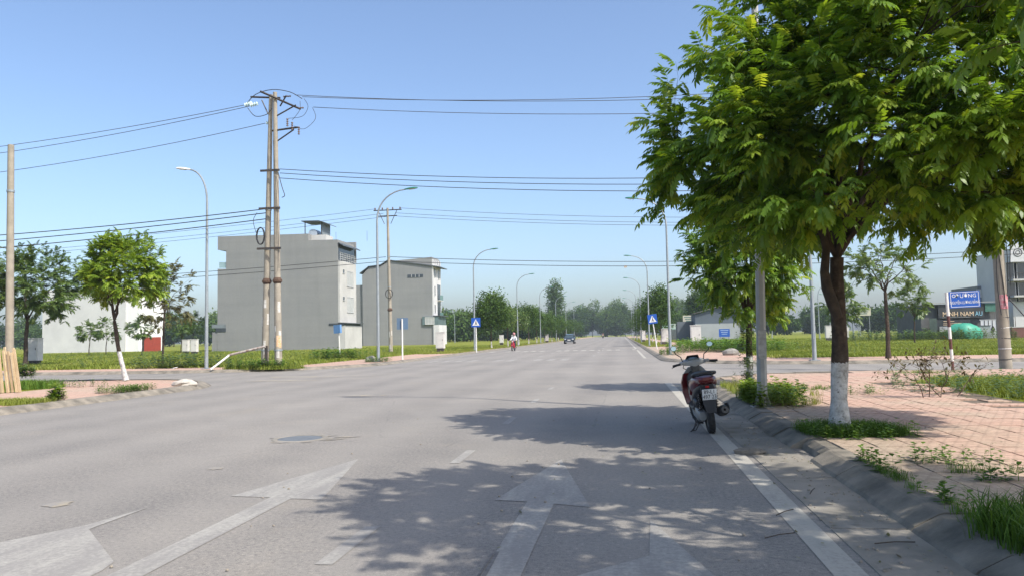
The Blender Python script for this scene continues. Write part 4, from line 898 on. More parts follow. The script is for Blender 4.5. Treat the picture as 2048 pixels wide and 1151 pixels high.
for k, (y_, x0, x1, mt) in enumerate(((633, 100, 330, WHITE), (665, 110, 200, LET), (680, 110, 260, LET), (693, 110, 215, LET))): face(sp, 'text_line', x0, y_-3, x1, y_+3, mt, Y5-.29, .03)
tp = S(278, 775, Y5-3); tarp = empty('tarpaulin_heap', (tp[0], Y5-3, .1), label='rounded heap under a bright green tarpaulin before the shop', cat='heap')
r = np.random.default_rng(4); rings = []
for k in range(7):
    e = k/6*math.pi/2; rings.append([(1.95*math.cos(e)**.6*math.cos(a_)*(1+.08*math.sin(a_*5+k)), 1.2*math.cos(e)**.6*math.sin(a_)*(1+.08*math.cos(a_*4)), 1.75*math.sin(e)**.9*(1+.05*math.sin(a_*3))) for a_ in np.linspace(0, 2*math.pi, 18, endpoint=False)])
MB().loft(rings).build('sheet', M('green_tarp', (.05, .33, .21), (.04, .25, .17), 2., .5, .5, 6.), tarp, smooth=True)
bp = S(400, 775, Y5-2); gc = empty('grey_bin', (bp[0], Y5-2, .1), label='big grey metal box between the green heap and the white gate', cat='box')
MB().box((0, 0, .72), (2.1, 1.2, 1.44), taper=.98).build('body', M('grey_box', (.3, .32, .33), (.25, .27, .28), 1.), gc); MB().box((0, 0, 1.47), (2.2, 1.3, .07)).build('lid', M('dark_lid', (.08, .08, .08), (.12, .12, .12), 2.), gc)
gp = S(518, 775, Y5-1); gg = empty('white_gate', (gp[0], Y5-1, .1), label='white barred gate with a dark diamond, left of the thick pole', cat='gate')
for k in range(6): MB().box((-1.05+k*.42, 0, 1.05), (.38, .05, 2.05)).build('panel', M('gate_white', (.55, .56, .57), (.48, .49, .5), 2.), gg)
for k in range(5): MB().box((-.84+k*.42, -.05, 1.05), (.04, .04, 2.1)).build('bar', DARKM, gg)
for z in (.03, 2.12): MB().box((0, 0, z), (2.7, .1, .08)).build('rail', FRAME, gg)
MB().prism([(0, .6), (.24, 1.05), (0, 1.5), (-.24, 1.05)], lambda u, v, d: (u, d, v), -.1, -.075).build('diamond', BLACK, gg)
Y6 = 108.; g6 = empty('grey_annex', (S(465, 0, Y6)[0], Y6, 0), label='plain grey upper building with a roof dish above the shop', cat='house')
a = S(365, 0, Y6); b = S(640, 370, Y6); MB().box(((a[0]+b[0])/2-g6.location.x, 4, b[1]/2), (b[0]-a[0], 8, b[1])).build('wall', M('annex_grey', (.22, .225, .22), (.19, .195, .195), .5), g6)
q6 = S(407, 436, Y6); window(g6, q6[0]-g6.location.x, 0, q6[1], .7, 1.05, 'y', WHITE, WHITE)
q6 = S(515, 340, Y6); MB().lathe([(.02, 0), (.4, .05), (.7, .2), (.85, .42)], (q6[0]-g6.location.x, 2, q6[1]-.2), (-.2, -.5, .8), 14).build('roof_dish', M('dish', (.5, .5, .48), (.42, .42, .4), 2.), g6, fix=False)
MB().tube([(q6[0]-g6.location.x, 2, b[1]-.05), (q6[0]-g6.location.x, 2, q6[1]-.15)], .07, 6).build('dish_post', DARKM, g6)
Y7 = 100.; h7 = empty('white_townhouse', (S(770, 0, Y7)[0], Y7, 0), label='white three storey house with balconies at the right edge', cat='house'); o7 = Vector(h7.location)
a = S(650, 0, Y7); MB().box((a[0]-o7.x+5., 4.5, S(0, 95, Y7)[1]/2), (10, 9, S(0, 95, Y7)[1])).build('wall', RENDERW, h7)
for y_ in (165, 350, 480): z = S(0, y_, Y7)[1]; MB().box((a[0]-o7.x+4.9, -.5, z), (10.4, 1.2, .22)).build('floor_slab', RENDERG2, h7)
for y_, x_ in ((265, 735), (265, 668), (425, 680), (425, 750)): q7 = S(x_, y_, Y7); window(h7, q7[0]-o7.x, -.01, q7[1], 1.3, 2.4, 'y')
z = S(0, 328, Y7)[1]
for k in range(12): MB().box((a[0]-o7.x+.1+k*.32, -1.02, z), (.035, .035, 1.)).build('baluster', DARKM, h7)
MB().box((a[0]-o7.x+1.9, -1.02, z+.5), (3.9, .06, .05)).build('handrail', DARKM, h7)
q7 = S(678, 112, Y7); pn = MB().box((q7[0]-o7.x, -1.2, q7[1]), (1.7, .12, 2.2)).build('emblem_panel', M('panel_white', (.6, .6, .6), (.5, .5, .5), 2.), h7)
MB().lathe([(.5, 0), (.5, .03), (.42, .03), (.42, 0)], (q7[0]-o7.x, -1.265, q7[1]), (0, -1, 0), 20).build('emblem_ring', DARKM, pn); MB().lathe([(.26, 0), (.26, .03), (.2, .03), (.2, 0)], (q7[0]-o7.x, -1.265, q7[1]), (0, -1, 0), 16).build('emblem_ring', DARKM, pn)
q7 = S(745, 85, Y7); MB().box((q7[0]-o7.x+3, 3, q7[1]), (7, 8, .5)).build('teal_roof', M('teal_roof', (.12, .33, .33), (.1, .28, .28), 1.), h7)
lw = S(670, 800, Y5-2); fe = empty('low_wall', (lw[0], Y5-2, 0), label='low red brown wall right of the thick pole', cat='wall'); MB().box((6, 0, .65), (12, .25, 1.3)).build('wall', M('red_brown_wall', (.17, .075, .06), (.13, .06, .05), 1.), fe); MB().box((6, 0, 1.34), (12.1, .33, .08)).build('coping', RENDERG2, fe)
for k in range(9): MB().box((.5+k*1.4, 0, 1.95), (.05, .05, 1.15)).build('rail_post', DARKM, fe)
# ------------------------------------------------------------------ signs
WSGN = M('sign_white', (.72, .72, .7), (.66, .66, .64), 5., .5)
def crossing_sign(px, Y, x, lean, label, zb=.12):
    r_ = empty('crossing_sign', (x, Y, zb), label=label, cat='road sign'); r_.rotation_euler = (0, lean, 0)
    MB().tube([(0, 0, 0), (0, 0, 2.85)], .045, 8).build('post', WHITE, r_); MB().box((0, -.06, 2.55), (.78, .03, .78)).build('plate', BLUE, r_)
    MB().prism([(-.31, 2.29), (.31, 2.29), (0, 2.84)], lambda u, v, d: (u, -d, v), .077, .082).build('triangle', WSGN, r_)
    f = MB(); f.prism([(-.03, 2.52), (.05, 2.52), (.04, 2.64), (-.02, 2.64)], lambda u, v, d: (u, -d, v), .084, .088); f.prism([(-.1, 2.35), (-.05, 2.35), (.03, 2.53), (-.03, 2.53)], lambda u, v, d: (u, -d, v), .084, .088)
    f.prism([(.07, 2.35), (.12, 2.35), (.055, 2.53), (.0, 2.53)], lambda u, v, d: (u, -d, v), .084, .088); f.lathe([(.035, 0), (.035, .004), (.001, .004)], (.02, -.084, 2.69), (0, -1, 0), 8); f.build('walker_symbol', BLACK, r_)
p = G(953, 704, .13); crossing_sign(0, p[1], p[0], 0, 'blue pedestrian crossing sign beside the second lamp on the left')
p = G(1314, 697, .13); crossing_sign(0, p[1], p[0], -.12, 'leaning blue pedestrian crossing sign on the right pavement')
p = G(805, 718, .13); r_ = empty('crossing_sign', (p[0], p[1], .12), label='back of a square sign on a white post before the second grey house', cat='road sign')
MB().tube([(0, 0, 0), (0, 0, 2.55)], .05, 8).build('post', WHITE, r_); MB().box((0, .07, 2.25), (.72, .03, .72)).build('plate', SIGNB, r_)
p = at(680, 706, 62.); r_ = empty('crossing_sign', (p[0], 62., .1), label='leaning sign seen edge on in front of the large grey house', cat='road sign'); r_.rotation_euler = (0, -.05, 0)
MB().tube([(0, 0, 0), (0, 0, 2.6)], .05, 8).build('post', WHITE, r_); MB().box((-.1, .05, 2.25), (.22, .68, .7), rot=Matrix.Rotation(1.25, 3, 'Z')).build('plate', M('sign_side_blue', (.13, .27, .5), (.12, .24, .45), 3.), r_)
# street name sign on a red and white post
p = G(1906, 740, .13); ns = empty('street_name_sign', (p[0], p[1], .1), label='blue street name sign on a red and white banded post', cat='road sign'); ns.rotation_euler = (0, -.03, 0)
hs = [0, .32, .68, 1.0, 1.36, 1.7, 2.05, 2.42]
for k in range(7): MB().tube([(0, 0, hs[k]), (0, 0, hs[k+1])], .045, 10).build('post_band', M('band_brown', (.13, .045, .04), (.1, .05, .045), 6.) if k % 2 == 0 and k < 6 else WHITE, ns)
MB().box((.5, -.02, 2.18), (.88, .03, .5)).build('plate', BLUE, ns)
bo = MB()
for c, d in (((.5, -.037, 2.40), (.8, .004, .014)), ((.5, -.037, 1.96), (.8, .004, .014)), ((.10, -.037, 2.18), (.014, .004, .425)), ((.90, -.037, 2.18), (.014, .004, .425))): bo.box(c, d)
bo.build('border', WSGN, ns)
text_part('ĐƯỜNG', .16, WSGN, ns, 'lettering', (.54, -.037, 2.285), (math.pi/2, 0, 0), 1.0); text_part('NGUYỄN LƯƠNG BẰNG', .125, WSGN, ns, 'lettering', (.5, -.037, 2.085), (math.pi/2, 0, 0), .62)
MB().lathe([(.05, 0), (.05, .004), (.035, .004), (.035, 0)], (.19, -.036, 2.3), (0, -1, 0), 14).build('emblem', WSGN, ns, fix=False)
# ------------------------------------------------------------------ switch cabinets
CAB = M('cabinet_paint', (.62, .60, .56), (.52, .5, .47), 3., .6)
def cabinet(px, py, Y, s, label):
    p = at(px, py, Y); r_ = empty('switch_cabinet', (p[0], Y, .1), label=label, cat='cabinet', group='white switch cabinets')
    MB().box((0, 0, .17), (.62*s, .4*s, .34)).build('stand', DARKM, r_); b_ = MB().box((0, 0, .34+.75*s), (.8*s, .5*s, 1.5*s)).build('body', CAB, r_); MB().box((0, 0, .34+1.52*s), (.88*s, .58*s, .05)).build('roof', CAB, r_)
    MB().box((0, -.26*s, .34+.75*s), (.68*s, .02, 1.36*s)).build('door', CAB, r_); MB().box((.26*s, -.275*s, .34+.8*s), (.03, .03, .14)).build('handle', DARKM, b_)
for a in ((70, 706, 48., 1.0, 'white cabinet at the left, behind the broad dull tree'), (881, 690, 72., 1.0, 'white cabinet before the front of the second grey house'), (1392, 690, 66., 1.05, 'tall white cabinet on the far right pavement by the shed'), (1330, 690, 92., 1., 'white cabinet by the nearest right lamp'),
          (1003, 684, 120., .8, 'pale cabinet left of the motorcyclist'), (1027, 684, 128., .8, 'pale cabinet right behind the motorcyclist'), (1094, 682, 150., .8, 'narrow cabinet among the left row trees'), (372, 690, 85., .9, 'small white box left of the lamp with white head'), (389, 690, 80., .9, 'second small white box beside the lamp with white head'),
          (1658, 682, 100., 1., 'cabinet left of the big painted trunk'), (1692, 682, 104., .9, 'cabinet right of the big painted trunk'), (1286, 684, 125., 1., 'distant cabinet under the right row trees')): cabinet(*a)
# ------------------------------------------------------------------ boom, planks, rubble
bm_ = empty('boom_barrier', (fB[0]-.35, 35.4, .1), label='long white pole slanting to the ground from a dark post by the twin poles', cat='barrier')
e0 = at(408, 745, 33.8); L_ = Vector(bm_.location)
MB().box((0, 0, .55), (.12, .12, 1.15)).build('post', DARKM, bm_); MB().tube([(0, -.08, 1.1), (-1.7, -.35, .72)], .06, 8).build('boom_root', M('boom_brown', (.2, .13, .1), (.5, .46, .42), 6.), bm_); MB().tube([(-1.7, -.35, .72), Vector((e0[0], 34.4, .16))-L_], .05, 8).build('boom', WHITE, bm_)
pk = at(-24, 720, 20.); pk_ = empty('plank_stack', (pk[0], 20., .12), label='upright bundle of pale rough planks at the left edge', cat='planks')
r = random.Random(8)
for k in range(26):
    a = -.9+k*.075; h = r.uniform(1.35, 1.62)*(1-.25*max(0, (k-15)/11)); m = MB(); lean = .10+.012*(k-13); c = Vector((a*1.0, r.uniform(-.12, .1)+.1*abs(k-13)/13, 0))
    m.box(c+Vector((lean*.2-.1, 0, h/2)), (.07, .03, h), rot=Matrix.Rotation(-.09+.012*(13-k)*.6, 3, 'Y') @ Matrix.Rotation(r.uniform(-.2, .2), 3, 'Z')); m.build('plank', M('raw_wood%d' % (k % 3), ((.62, .47, .28), (.55, .41, .25), (.66, .52, .34))[k % 3], ((.45, .33, .19), (.42, .3, .17), (.5, .38, .23))[k % 3], 4., .8, .3, 20.), pk_)
def rock(px, py, z, s, label, mat, seed, name='rock'):
    p = G(px, py, z); r_ = np.random.default_rng(seed); V, F = [], []; m = MB(); rings = []
    for k in range(5):
        e = -.5+k*.5; rr = math.cos(min(1.5, max(-1.5, e*.95))); rings.append([(s[0]*rr*math.cos(a_)*r_.uniform(.8, 1.1), s[1]*rr*math.sin(a_)*r_.uniform(.8, 1.1), s[2]*(math.sin(e)+.35)*r_.uniform(.9, 1.1)) for a_ in np.linspace(0, 2*math.pi, 9, endpoint=False)])
    o = m.loft(rings).build(name, mat, None, loc=(p[0], p[1], z)); tag(o, label, 'rock'); return o
rock(1462, 709, .12, (.55, .4, .28), 'grey boulder on the far right pavement by the field', M('stone', (.28, .26, .23), (.2, .19, .17), 4., .9, .5), 1)
rock(370, 771, .1, (.42, .3, .16), 'pale broken concrete lump on the left kerb corner', M('broken_concrete', (.5, .46, .4), (.4, .36, .3), 4., .9, .5), 2, 'concrete_lump')
rock(742, 722, .12, (.35, .3, .25), 'grey stone at the foot of the nearest left lamp', M('stone2', (.25, .24, .2), (.19, .18, .15), 4., .9, .5), 3)
rock(1497, 905, .01, (.2, .12, .05), 'broken piece of kerb lying at the drain inlet', M('kerb_piece', (.2, .18, .15), (.14, .13, .11), 6., .9, .5), 4, 'concrete_lump')

# ------------------------------------------------------------------ parked scooter (seen from behind, on its side stand)
RED = M('maroon_paint', (.14, .010, .014), (.11, .008, .012), 2., .3, coat=.5); SILV = M('scooter_grey', (.36, .36, .35), (.31, .31, .3), 3., .4, coat=.3); DGREY = M('scooter_dark_grey', (.075, .072, .068), (.06, .058, .055), 3., .5)
CHR = M('chrome', (.6, .6, .6), (.5, .5, .5), 4., .15, metal=1.); ALU = M('cast_alloy', (.30, .30, .29), (.22, .22, .21), 8., .5, metal=.4)
def sect(y, zc, hw, hh, n=16, p=2.6, x=0.):
    out = []
    for k in range(n):
        a = 2*math.pi*k/n; ca, sa = math.cos(a), math.sin(a); out.append((x+hw*math.copysign(abs(ca)**(2/p), ca), y, zc+hh*math.copysign(abs(sa)**(2/p), sa)))
    return out
scp = G(1424, 866); sco = empty('scooter', (scp[0], scp[1]+.02, 0.), label='maroon and grey scooter parked on its side stand by the kerb', cat='scooter'); sco.rotation_euler = (0, -.115, .03)
def wheel(y, R, wd, parent, name, rz=0.):
    w = empty(name, (0, y, R)); w.parent = parent; w.rotation_euler = (0, 0, rz)
    prof = [(R-.085, -wd*.38), (R-.06, -wd*.5), (R-.02, -wd*.46), (R-.004, -wd*.25), (R, 0), (R-.004, wd*.25), (R-.02, wd*.46), (R-.06, wd*.5), (R-.085, wd*.38)]
    t = MB(); t.lathe(prof, (0, 0, 0), (1, 0, 0), 32); t.build('tyre', RUBBER, w, smooth=True)
    tr = MB()
    for k in range(32):
        a = 2*math.pi*k/32; tr.box((.018*(1 if k % 2 else -1), math.cos(a)*(R-.001), math.sin(a)*(R-.001)), (.045, .016, .012), rot=Matrix.Rotation(a, 3, 'X') @ Matrix.Rotation(.5, 3, 'Z'))
    tr.build('tread', RUBBER, w)
    m = MB(); m.lathe([(R-.083, -.03), (R-.1, -.02), (R-.1, .02), (R-.083, .03)], (0, 0, 0), (1, 0, 0), 28); m.lathe([(.001, -.05), (.05, -.05), (.055, .05), (.001, .05)], (0, 0, 0), (1, 0, 0), 14)
    for k in range(5): a = 2*math.pi*k/5; m.tube([(0, math.cos(a)*.04, math.sin(a)*.04), (0, math.cos(a)*(R-.09), math.sin(a)*(R-.09))], .014, 6)
    m.build('rim', ALU, w, smooth=True, fix=False); return w
wheel(0, .262, .10, sco, 'rear_wheel'); wheel(1.27, .262, .085, sco, 'front_wheel', .3)
# tail body: maroon shell over dark underside
rs = [sect(-.30, .80, .055, .022), sect(-.26, .79, .105, .05), sect(-.14, .765, .16, .085), sect(.05, .735, .19, .11), sect(.28, .70, .195, .125), sect(.5, .64, .15, .12), sect(.62, .56, .11, .10)]
MB().loft(rs).build('body_shell', RED, sco, smooth=True)
MB().loft([sect(-.25, .70, .09, .045), sect(-.12, .65, .145, .085), sect(.15, .58, .165, .11), sect(.45, .48, .16, .12), sect(.62, .40, .12, .08)]).build('under_cowl', BLACK, sco, smooth=True)
MB().loft([sect(-.285, .765, .06, .022), sect(-.25, .752, .10, .032), sect(-.2, .745, .115, .03)]).build('tail_lamp', M('tail_lamp_red', (.09, .008, .01), (.06, .006, .008), 6., .2), sco, smooth=True)
for s in (-1, 1): MB().loft([sect(-.255, .77, .012, .022, x=s*.10), sect(-.2, .775, .018, .026, x=s*.125), sect(-.1, .785, .012, .02, x=s*.145)]).build('turn_signal', M('signal_clear', (.25, .16, .14), (.2, .13, .11), 4., .2), sco, smooth=True)
MB().loft([sect(-.16, .835, .10, .03), sect(-.05, .85, .14, .045), sect(.15, .845, .15, .05), sect(.35, .80, .14, .05), sect(.55, .775, .11, .045), sect(.66, .75, .07, .03)]).build('seat', M('seat_vinyl', (.025, .025, .026), (.035, .034, .034), 12., .6), sco, smooth=True)
MB().tube([(-.15, .12, .83), (-.165, -.08, .86), (-.14, -.24, .885), (-.07, -.31, .895), (.07, -.31, .895), (.14, -.24, .885), (.165, -.08, .86), (.15, .12, .83)], [.012, .016, .018, .018, .018, .018, .016, .012], 8).build('grab_rail', DGREY, sco, smooth=True)
# rear mudguard and number plate
MB().loft([[(-.085, -.235, .72), (.085, -.235, .72), (.085, -.20, .72), (-.085, -.20, .72)], [(-.10, -.285, .62), (.10, -.285, .62), (.10, -.25, .62), (-.10, -.25, .62)], [(-.085, -.315, .44), (.085, -.315, .44), (.085, -.285, .44), (-.085, -.285, .44)], [(-.06, -.335, .33), (.06, -.335, .33), (.06, -.31, .33), (-.06, -.31, .33)]]).build('mudguard', BLACK, sco)
plt = empty('number_plate', (.01, -.325, .585)); plt.parent = sco; plt.rotation_euler = (.12, .04, 0)
MB().box((0, 0, 0), (.20, .008, .15)).build('plate', WSGN, plt, bevel=.004); PLT = M('plate_black', (.012, .012, .014), (.018, .018, .018), 5., .6)
text_part('89-L1', .075, PLT, plt, 'lettering', (0, -.006, .036), (math.pi/2, 0, 0), .9, .001); text_part('497 23', .082, PLT, plt, 'lettering', (0, -.006, -.034), (math.pi/2, 0, 0), .84, .001)
MB().box((0, -.265, .69), (.05, .03, .03)).build('reflector', M('reflector_red', (.5, .01, .015), (.4, .01, .01), 5., .2), sco)
# engine, muffler, shocks, stand
MB().loft([sect(-.10, .27, .05, .06, x=-.10), sect(.02, .275, .06, .10, x=-.105), sect(.22, .285, .06, .11, x=-.105), sect(.42, .30, .05, .10, x=-.09)]).build('drive_case', ALU, sco, smooth=True)
MB().loft([sect(-.02, .44, .04, .05, x=-.12), sect(.1, .45, .06, .075, x=-.125), sect(.28, .44, .05, .06, x=-.12)]).build('air_box', BLACK, sco, smooth=True)
MB().tube([(.13, .3, .27), (.15, .15, .26), (.165, .08, .28)], .022, 8).build('exhaust_pipe', DARKM, sco, smooth=True)
MB().lathe([(.02, -.0), (.055, .02), (.072, .06), (.076, .2), (.07, .33), (.05, .37), (.018, .372), (.016, .34)], (.175, .08, .285), (.05, -1, .17), 18).build('muffler', M('muffler_dark', (.07, .065, .06), (.12, .11, .10), 9., .5, metal=.4), sco, smooth=True, fix=False)
MB().loft([[(.245, y_, z_) for y_, z_ in ((.05, .33), (.05, .40), (-.2, .43), (-.28, .40), (-.28, .34))], [(.262, y_, z_) for y_, z_ in ((.05, .33), (.05, .40), (-.2, .43), (-.28, .40), (-.28, .34))]]).build('heat_shield', BLACK, sco)
for s in (-1, 1):
    a = Vector((s*.115, -.02, .29)); b = Vector((s*.12, -.13, .66)); MB().tube([a, b], .013, 6).build('shock_rod', CHR, sco)
    MB().tube([a.lerp(b, .12+.76*t/60)+Vector((.03*math.cos(t*.75), .03*math.sin(t*.75), 0)) for t in range(61)], .0065, 5).build('shock_spring', DARKM, sco)
MB().tube([(-.10, .42, .24), (-.17, .34, .12), (-.23, .28, .025), (-.27, .25, .012)], .012, 6).build('side_stand', DARKM, sco); MB().tube([(-.12, .2, .16), (-.2, .12, .06), (-.28, .1, .05), (-.25, .2, .05), (-.16, .26, .12)], .009, 5).build('stand_foot', DARKM, sco)
# floor, leg shield, front
MB().loft([sect(.52, .335, .15, .05), sect(.75, .325, .16, .04), sect(.95, .36, .17, .06)]).build('floor_board', DGREY, sco, smooth=True)
MB().loft([[(x*w_, y_+.05*(1-abs(x)), z) for x in (-1, -.6, 0, .6, 1)]+[(x*w_*.95, y_+.10+.05*(1-abs(x)), z) for x in (1, .6, 0, -.6, -1)] for z, w_, y_ in ((.33, .17, .93), (.5, .205, .98), (.68, .215, .97), (.82, .19, .93), (.93, .10, .88))]).build('leg_shield', SILV, sco, smooth=True)
for s in (-1, 1): MB().loft([[(s*.12, .93, .36), (s*.195, .945, .36), (s*.19, .91, .36)], [(s*.14, .97, .55), (s*.23, .985, .55), (s*.22, .94, .55)], [(s*.14, .95, .7), (s*.235, .97, .7), (s*.225, .92, .7)], [(s*.10, .92, .84), (s*.19, .93, .84), (s*.18, .9, .84)]]).build('shield_wing', RED, sco, smooth=True)
MB().loft([sect(.86, .70, .10, .10), sect(.90, .72, .13, .13), sect(.95, .74, .14, .14)]).build('glove_panel', DGREY, sco, smooth=True); MB().box((.045, .855, .74), (.07, .02, .06)).build('key_switch', BLACK, sco)
MB().loft([sect(1.0, .55, .17, .16), sect(1.1, .6, .16, .2), sect(1.2, .68, .11, .16), sect(1.26, .74, .05, .07)]).build('front_cowl', RED, sco, smooth=True)
MB().loft([sect(1.05, .50, .055, .04), sect(1.27, .555, .06, .03), sect(1.5, .47, .05, .04)]).build('front_fender', RED, sco, smooth=True)
for s in (-1, 1): MB().tube([(s*.07, 1.27, .262), (s*.075, 1.16, .62)], .018, 8).build('fork_leg', DARKM, sco)
bar = empty('handlebar', (0, .93, .98)); bar.parent = sco; bar.rotation_euler = (0, 0, .22)
MB().loft([sect(-.06, .0, .05, .05), sect(-.03, .01, .19, .042), sect(.03, .025, .2, .05), sect(.10, .03, .13, .05), sect(.15, .02, .05, .03)]).build('handlebar_cover', SILV, bar, smooth=True)
MB().loft([sect(-.05, -.17, .035, .02), sect(-.055, -.08, .06, .09), sect(-.04, -.02, .08, .05)]).build('steering_neck', DGREY, bar, smooth=True)
MB().loft([[(x*.12, .04+.05*(1-x*x), .06) for x in (-1, -.5, 0, .5, 1)]+[(x*.11, .06+.05*(1-x*x), .06) for x in (1, .5, 0, -.5, -1)], [(x*.09, .0+.06*(1-x*x), .125) for x in (-1, -.5, 0, .5, 1)]+[(x*.085, .015+.06*(1-x*x), .125) for x in (1, .5, 0, -.5, -1)]]).build('visor', BLACK, bar, smooth=True)
MB().loft([sect(-.035, .055, .09, .02), sect(.02, .075, .08, .02)]).build('dial', M('dial_glass', (.12, .16, .17), (.1, .13, .14), 5., .15), bar, smooth=True)
for s in (-1, 1):
    MB().tube([(s*.17, -.02, .015), (s*.24, -.05, .012), (s*.25, -.055, .01), (s*.36, -.085, .0)], [.02, .02, .019, .018], 10).build('grip', BLACK, bar, smooth=True); MB().box((s*.2, -.045, .02), (.07, .05, .05)).build('switch_box', SILV, bar, bevel=.01)
    MB().tube([(s*.2, .02, .0), (s*.27, .02, -.01), (s*.36, -.01, -.03)], .007, 6).build('brake_lever', CHR, bar)
    MB().tube([(s*.17, .0, .04), (s*.19, .01, .12), (s*.26, .0, .17), (s*.285, -.01, .215)], .0075, 6).build('mirror_stalk', BLACK, bar)
    ax = Vector((-s*.12, -1, .08)).normalized(); mo = MB(); u_, w_ = perp(ax); c = Vector((s*.295, -.015, .265))
    def oval(k, d, sc_=1.): return [c+ax*d+u_*(.052*sc_*math.cos(a_))+w_*(.04*sc_*math.sin(a_)) for a_ in np.linspace(0, 2*math.pi, 16, endpoint=False)]
    mir = MB().loft([oval(0, -.022, .5), oval(0, -.014, .9), oval(0, .0, 1.), oval(0, .006, 1.)]).build('mirror', BLACK, bar, smooth=True)
    MB().loft([oval(0, .0065, .88), oval(0, .0085, .88)]).build('mirror_glass', M('mirror_glass', (.3, .36, .33), (.26, .31, .29), 3., .05, metal=1.), mir)
MB().tube([(-.17, -.03, .02), (-.16, .05, -.06), (-.06, .06, -.12)], .006, 5).build('cable', BLACK, bar)
# ------------------------------------------------------------------ people (skin modifier), motorcycle, car
def skin_mesh(name, V, E, R, mat, parent, root=0, lv=2):
    me = bpy.data.meshes.new(name); me.from_pydata(V, E, []); me.materials.append(mat); o = bpy.data.objects.new(name, me); COL.objects.link(o); o.parent = parent
    o.modifiers.new('skin', 'SKIN')
    if not me.skin_vertices: return o
    for k, r_ in enumerate(R): me.skin_vertices[0].data[k].radius = (r_, r_); me.skin_vertices[0].data[k].use_root = (k == root)
    sb = o.modifiers.new('sub', 'SUBSURF'); sb.levels = lv; sb.render_levels = lv; return o
SKINM = M('skin_tone', (.36, .2, .13), (.33, .18, .12), 4., .6); SHIRT = M('white_shirt', (.66, .66, .66), (.56, .57, .58), 9., .85); TROU = M('dark_trousers', (.03, .032, .04), (.05, .05, .055), 9., .85)
def rider(x, y, rz, label, lab2, shirt, bikecol):
    mb = empty('motorcycle', (x, y, 0), rz, label, 'motorcycle')
    # faces -y: front wheel at y=-1.2
    for yy, nm in ((0., 'rear_wheel'), (-1.22, 'front_wheel')): wheel(yy, .28, .07, mb, nm)
    MB().loft([sect(.25, .72, .05, .03), sect(.1, .7, .1, .06), sect(-.2, .66, .12, .08), sect(-.45, .55, .09, .08), sect(-.7, .45, .06, .06)]).build('body_shell', bikecol, mb, smooth=True)
    MB().loft([sect(.2, .78, .08, .03), sect(-.1, .77, .11, .035), sect(-.45, .73, .08, .03)]).build('seat', BLACK, mb, smooth=True)
    MB().loft([[(q*w_, y_-.04*(1-abs(q)), z) for q in (-1, -.5, 0, .5, 1)]+[(q*w_, y_+.05, z) for q in (1, .5, 0, -.5, -1)] for z, w_, y_ in ((.32, .16, -.85), (.5, .2, -.9), (.7, .19, -.93), (.86, .10, -.93))]).build('leg_shield', bikecol, mb, smooth=True)
    MB().loft([sect(-.92, .93, .07, .05), sect(-1.0, .94, .12, .08), sect(-1.08, .93, .09, .07)]).build('handlebar_cover', bikecol, mb, smooth=True)
    MB().lathe([(.001, .02), (.05, .015), (.07, .0)], (0, -1.08, .93), (0, -1, 0), 12).build('headlight', LENS, mb, smooth=True)
    MB().tube([(-.33, -.86, 1.0), (-.15, -.98, .98), (.15, -.98, .98), (.33, -.86, 1.0)], .016, 6).build('handlebar', BLACK, mb)
    MB().loft([sect(-1.0, .56, .05, .03), sect(-1.22, .6, .055, .02), sect(-1.42, .5, .045, .03)]).build('front_fender', bikecol, mb, smooth=True)
    for s in (-1, 1): MB().tube([(s*.06, -1.22, .28), (s*.06, -1.05, .8)], .02, 6).build('fork_leg', DARKM, mb); MB().tube([(s*.2, -.9, 1.0), (s*.27, -.9, 1.15)], .007, 5).build('mirror_stalk', BLACK, mb); MB().lathe([(.01, 0), (.05, .01), (.05, .02)], (s*.28, -.89, 1.18), (0, 1, 0), 10).build('mirror', BLACK, mb)
    MB().box((0, -.3, .35), (.2, .4, .22)).build('engine', ALU, mb, bevel=.03); MB().tube([(.13, -.1, .3), (.14, .35, .36)], .045, 8).build('muffler', DARKM, mb, smooth=True)
    pe = empty('person', (x, y, 0), rz, lab2, 'person')
    # pelvis, spine, neck, head; arms to the grips; legs to the foot pegs
    V = [(0, -.1, .88), (0, -.12, 1.08), (0, -.16, 1.28), (0, -.18, 1.42), (0, -.2, 1.5), (0, -.22, 1.6), (0, -.215, 1.7)]; E = [(k, k+1) for k in range(6)]; R = [.13, .125, .135, .07, .052, .085, .06]
    for s in (-1, 1):
        n = len(V); V += [(s*.17, -.17, 1.37), (s*.26, -.38, 1.14), (s*.30, -.66, 1.04), (s*.31, -.82, 1.02), (s*.10, -.14, .84), (s*.2, -.58, .78), (s*.17, -.5, .38), (s*.17, -.62, .32)]
        E += [(2, n), (n, n+1), (n+1, n+2), (n+2, n+3), (0, n+4), (n+4, n+5), (n+5, n+6), (n+6, n+7)]; R += [.062, .045, .036, .035, .085, .065, .045, .04]
    skin_mesh('body', V, E, R, SKINM, pe)
    V2 = V[:4]+[V[7], V[8], V[9], V[15], V[16], V[17]]; E2 = [(0, 1), (1, 2), (2, 3), (2, 4), (4, 5), (5, 6), (2, 7), (7, 8), (8, 9)]; skin_mesh('shirt', V2, E2, [.15, .15, .16, .075, .08, .065, .055, .08, .065, .055], shirt, pe)
    V3 = [V[0], V[11], V[12], V[13], V[19], V[20], V[21]]; skin_mesh('trousers', V3, [(0, 1), (1, 2), (2, 3), (0, 4), (4, 5), (5, 6)], [.14, .1, .08, .06, .1, .08, .06], TROU, pe)
    MB().loft([[(r_*math.cos(a_), -.21+r_*1.1*math.sin(a_), z) for a_ in np.linspace(0, 2*math.pi, 14, endpoint=False)] for r_, z in ((.125, 1.61), (.135, 1.66), (.125, 1.73), (.08, 1.79), (.02, 1.81))]).build('helmet', M('helmet_pink', (.45, .2, .2), (.4, .17, .17), 4., .4), pe, smooth=True)
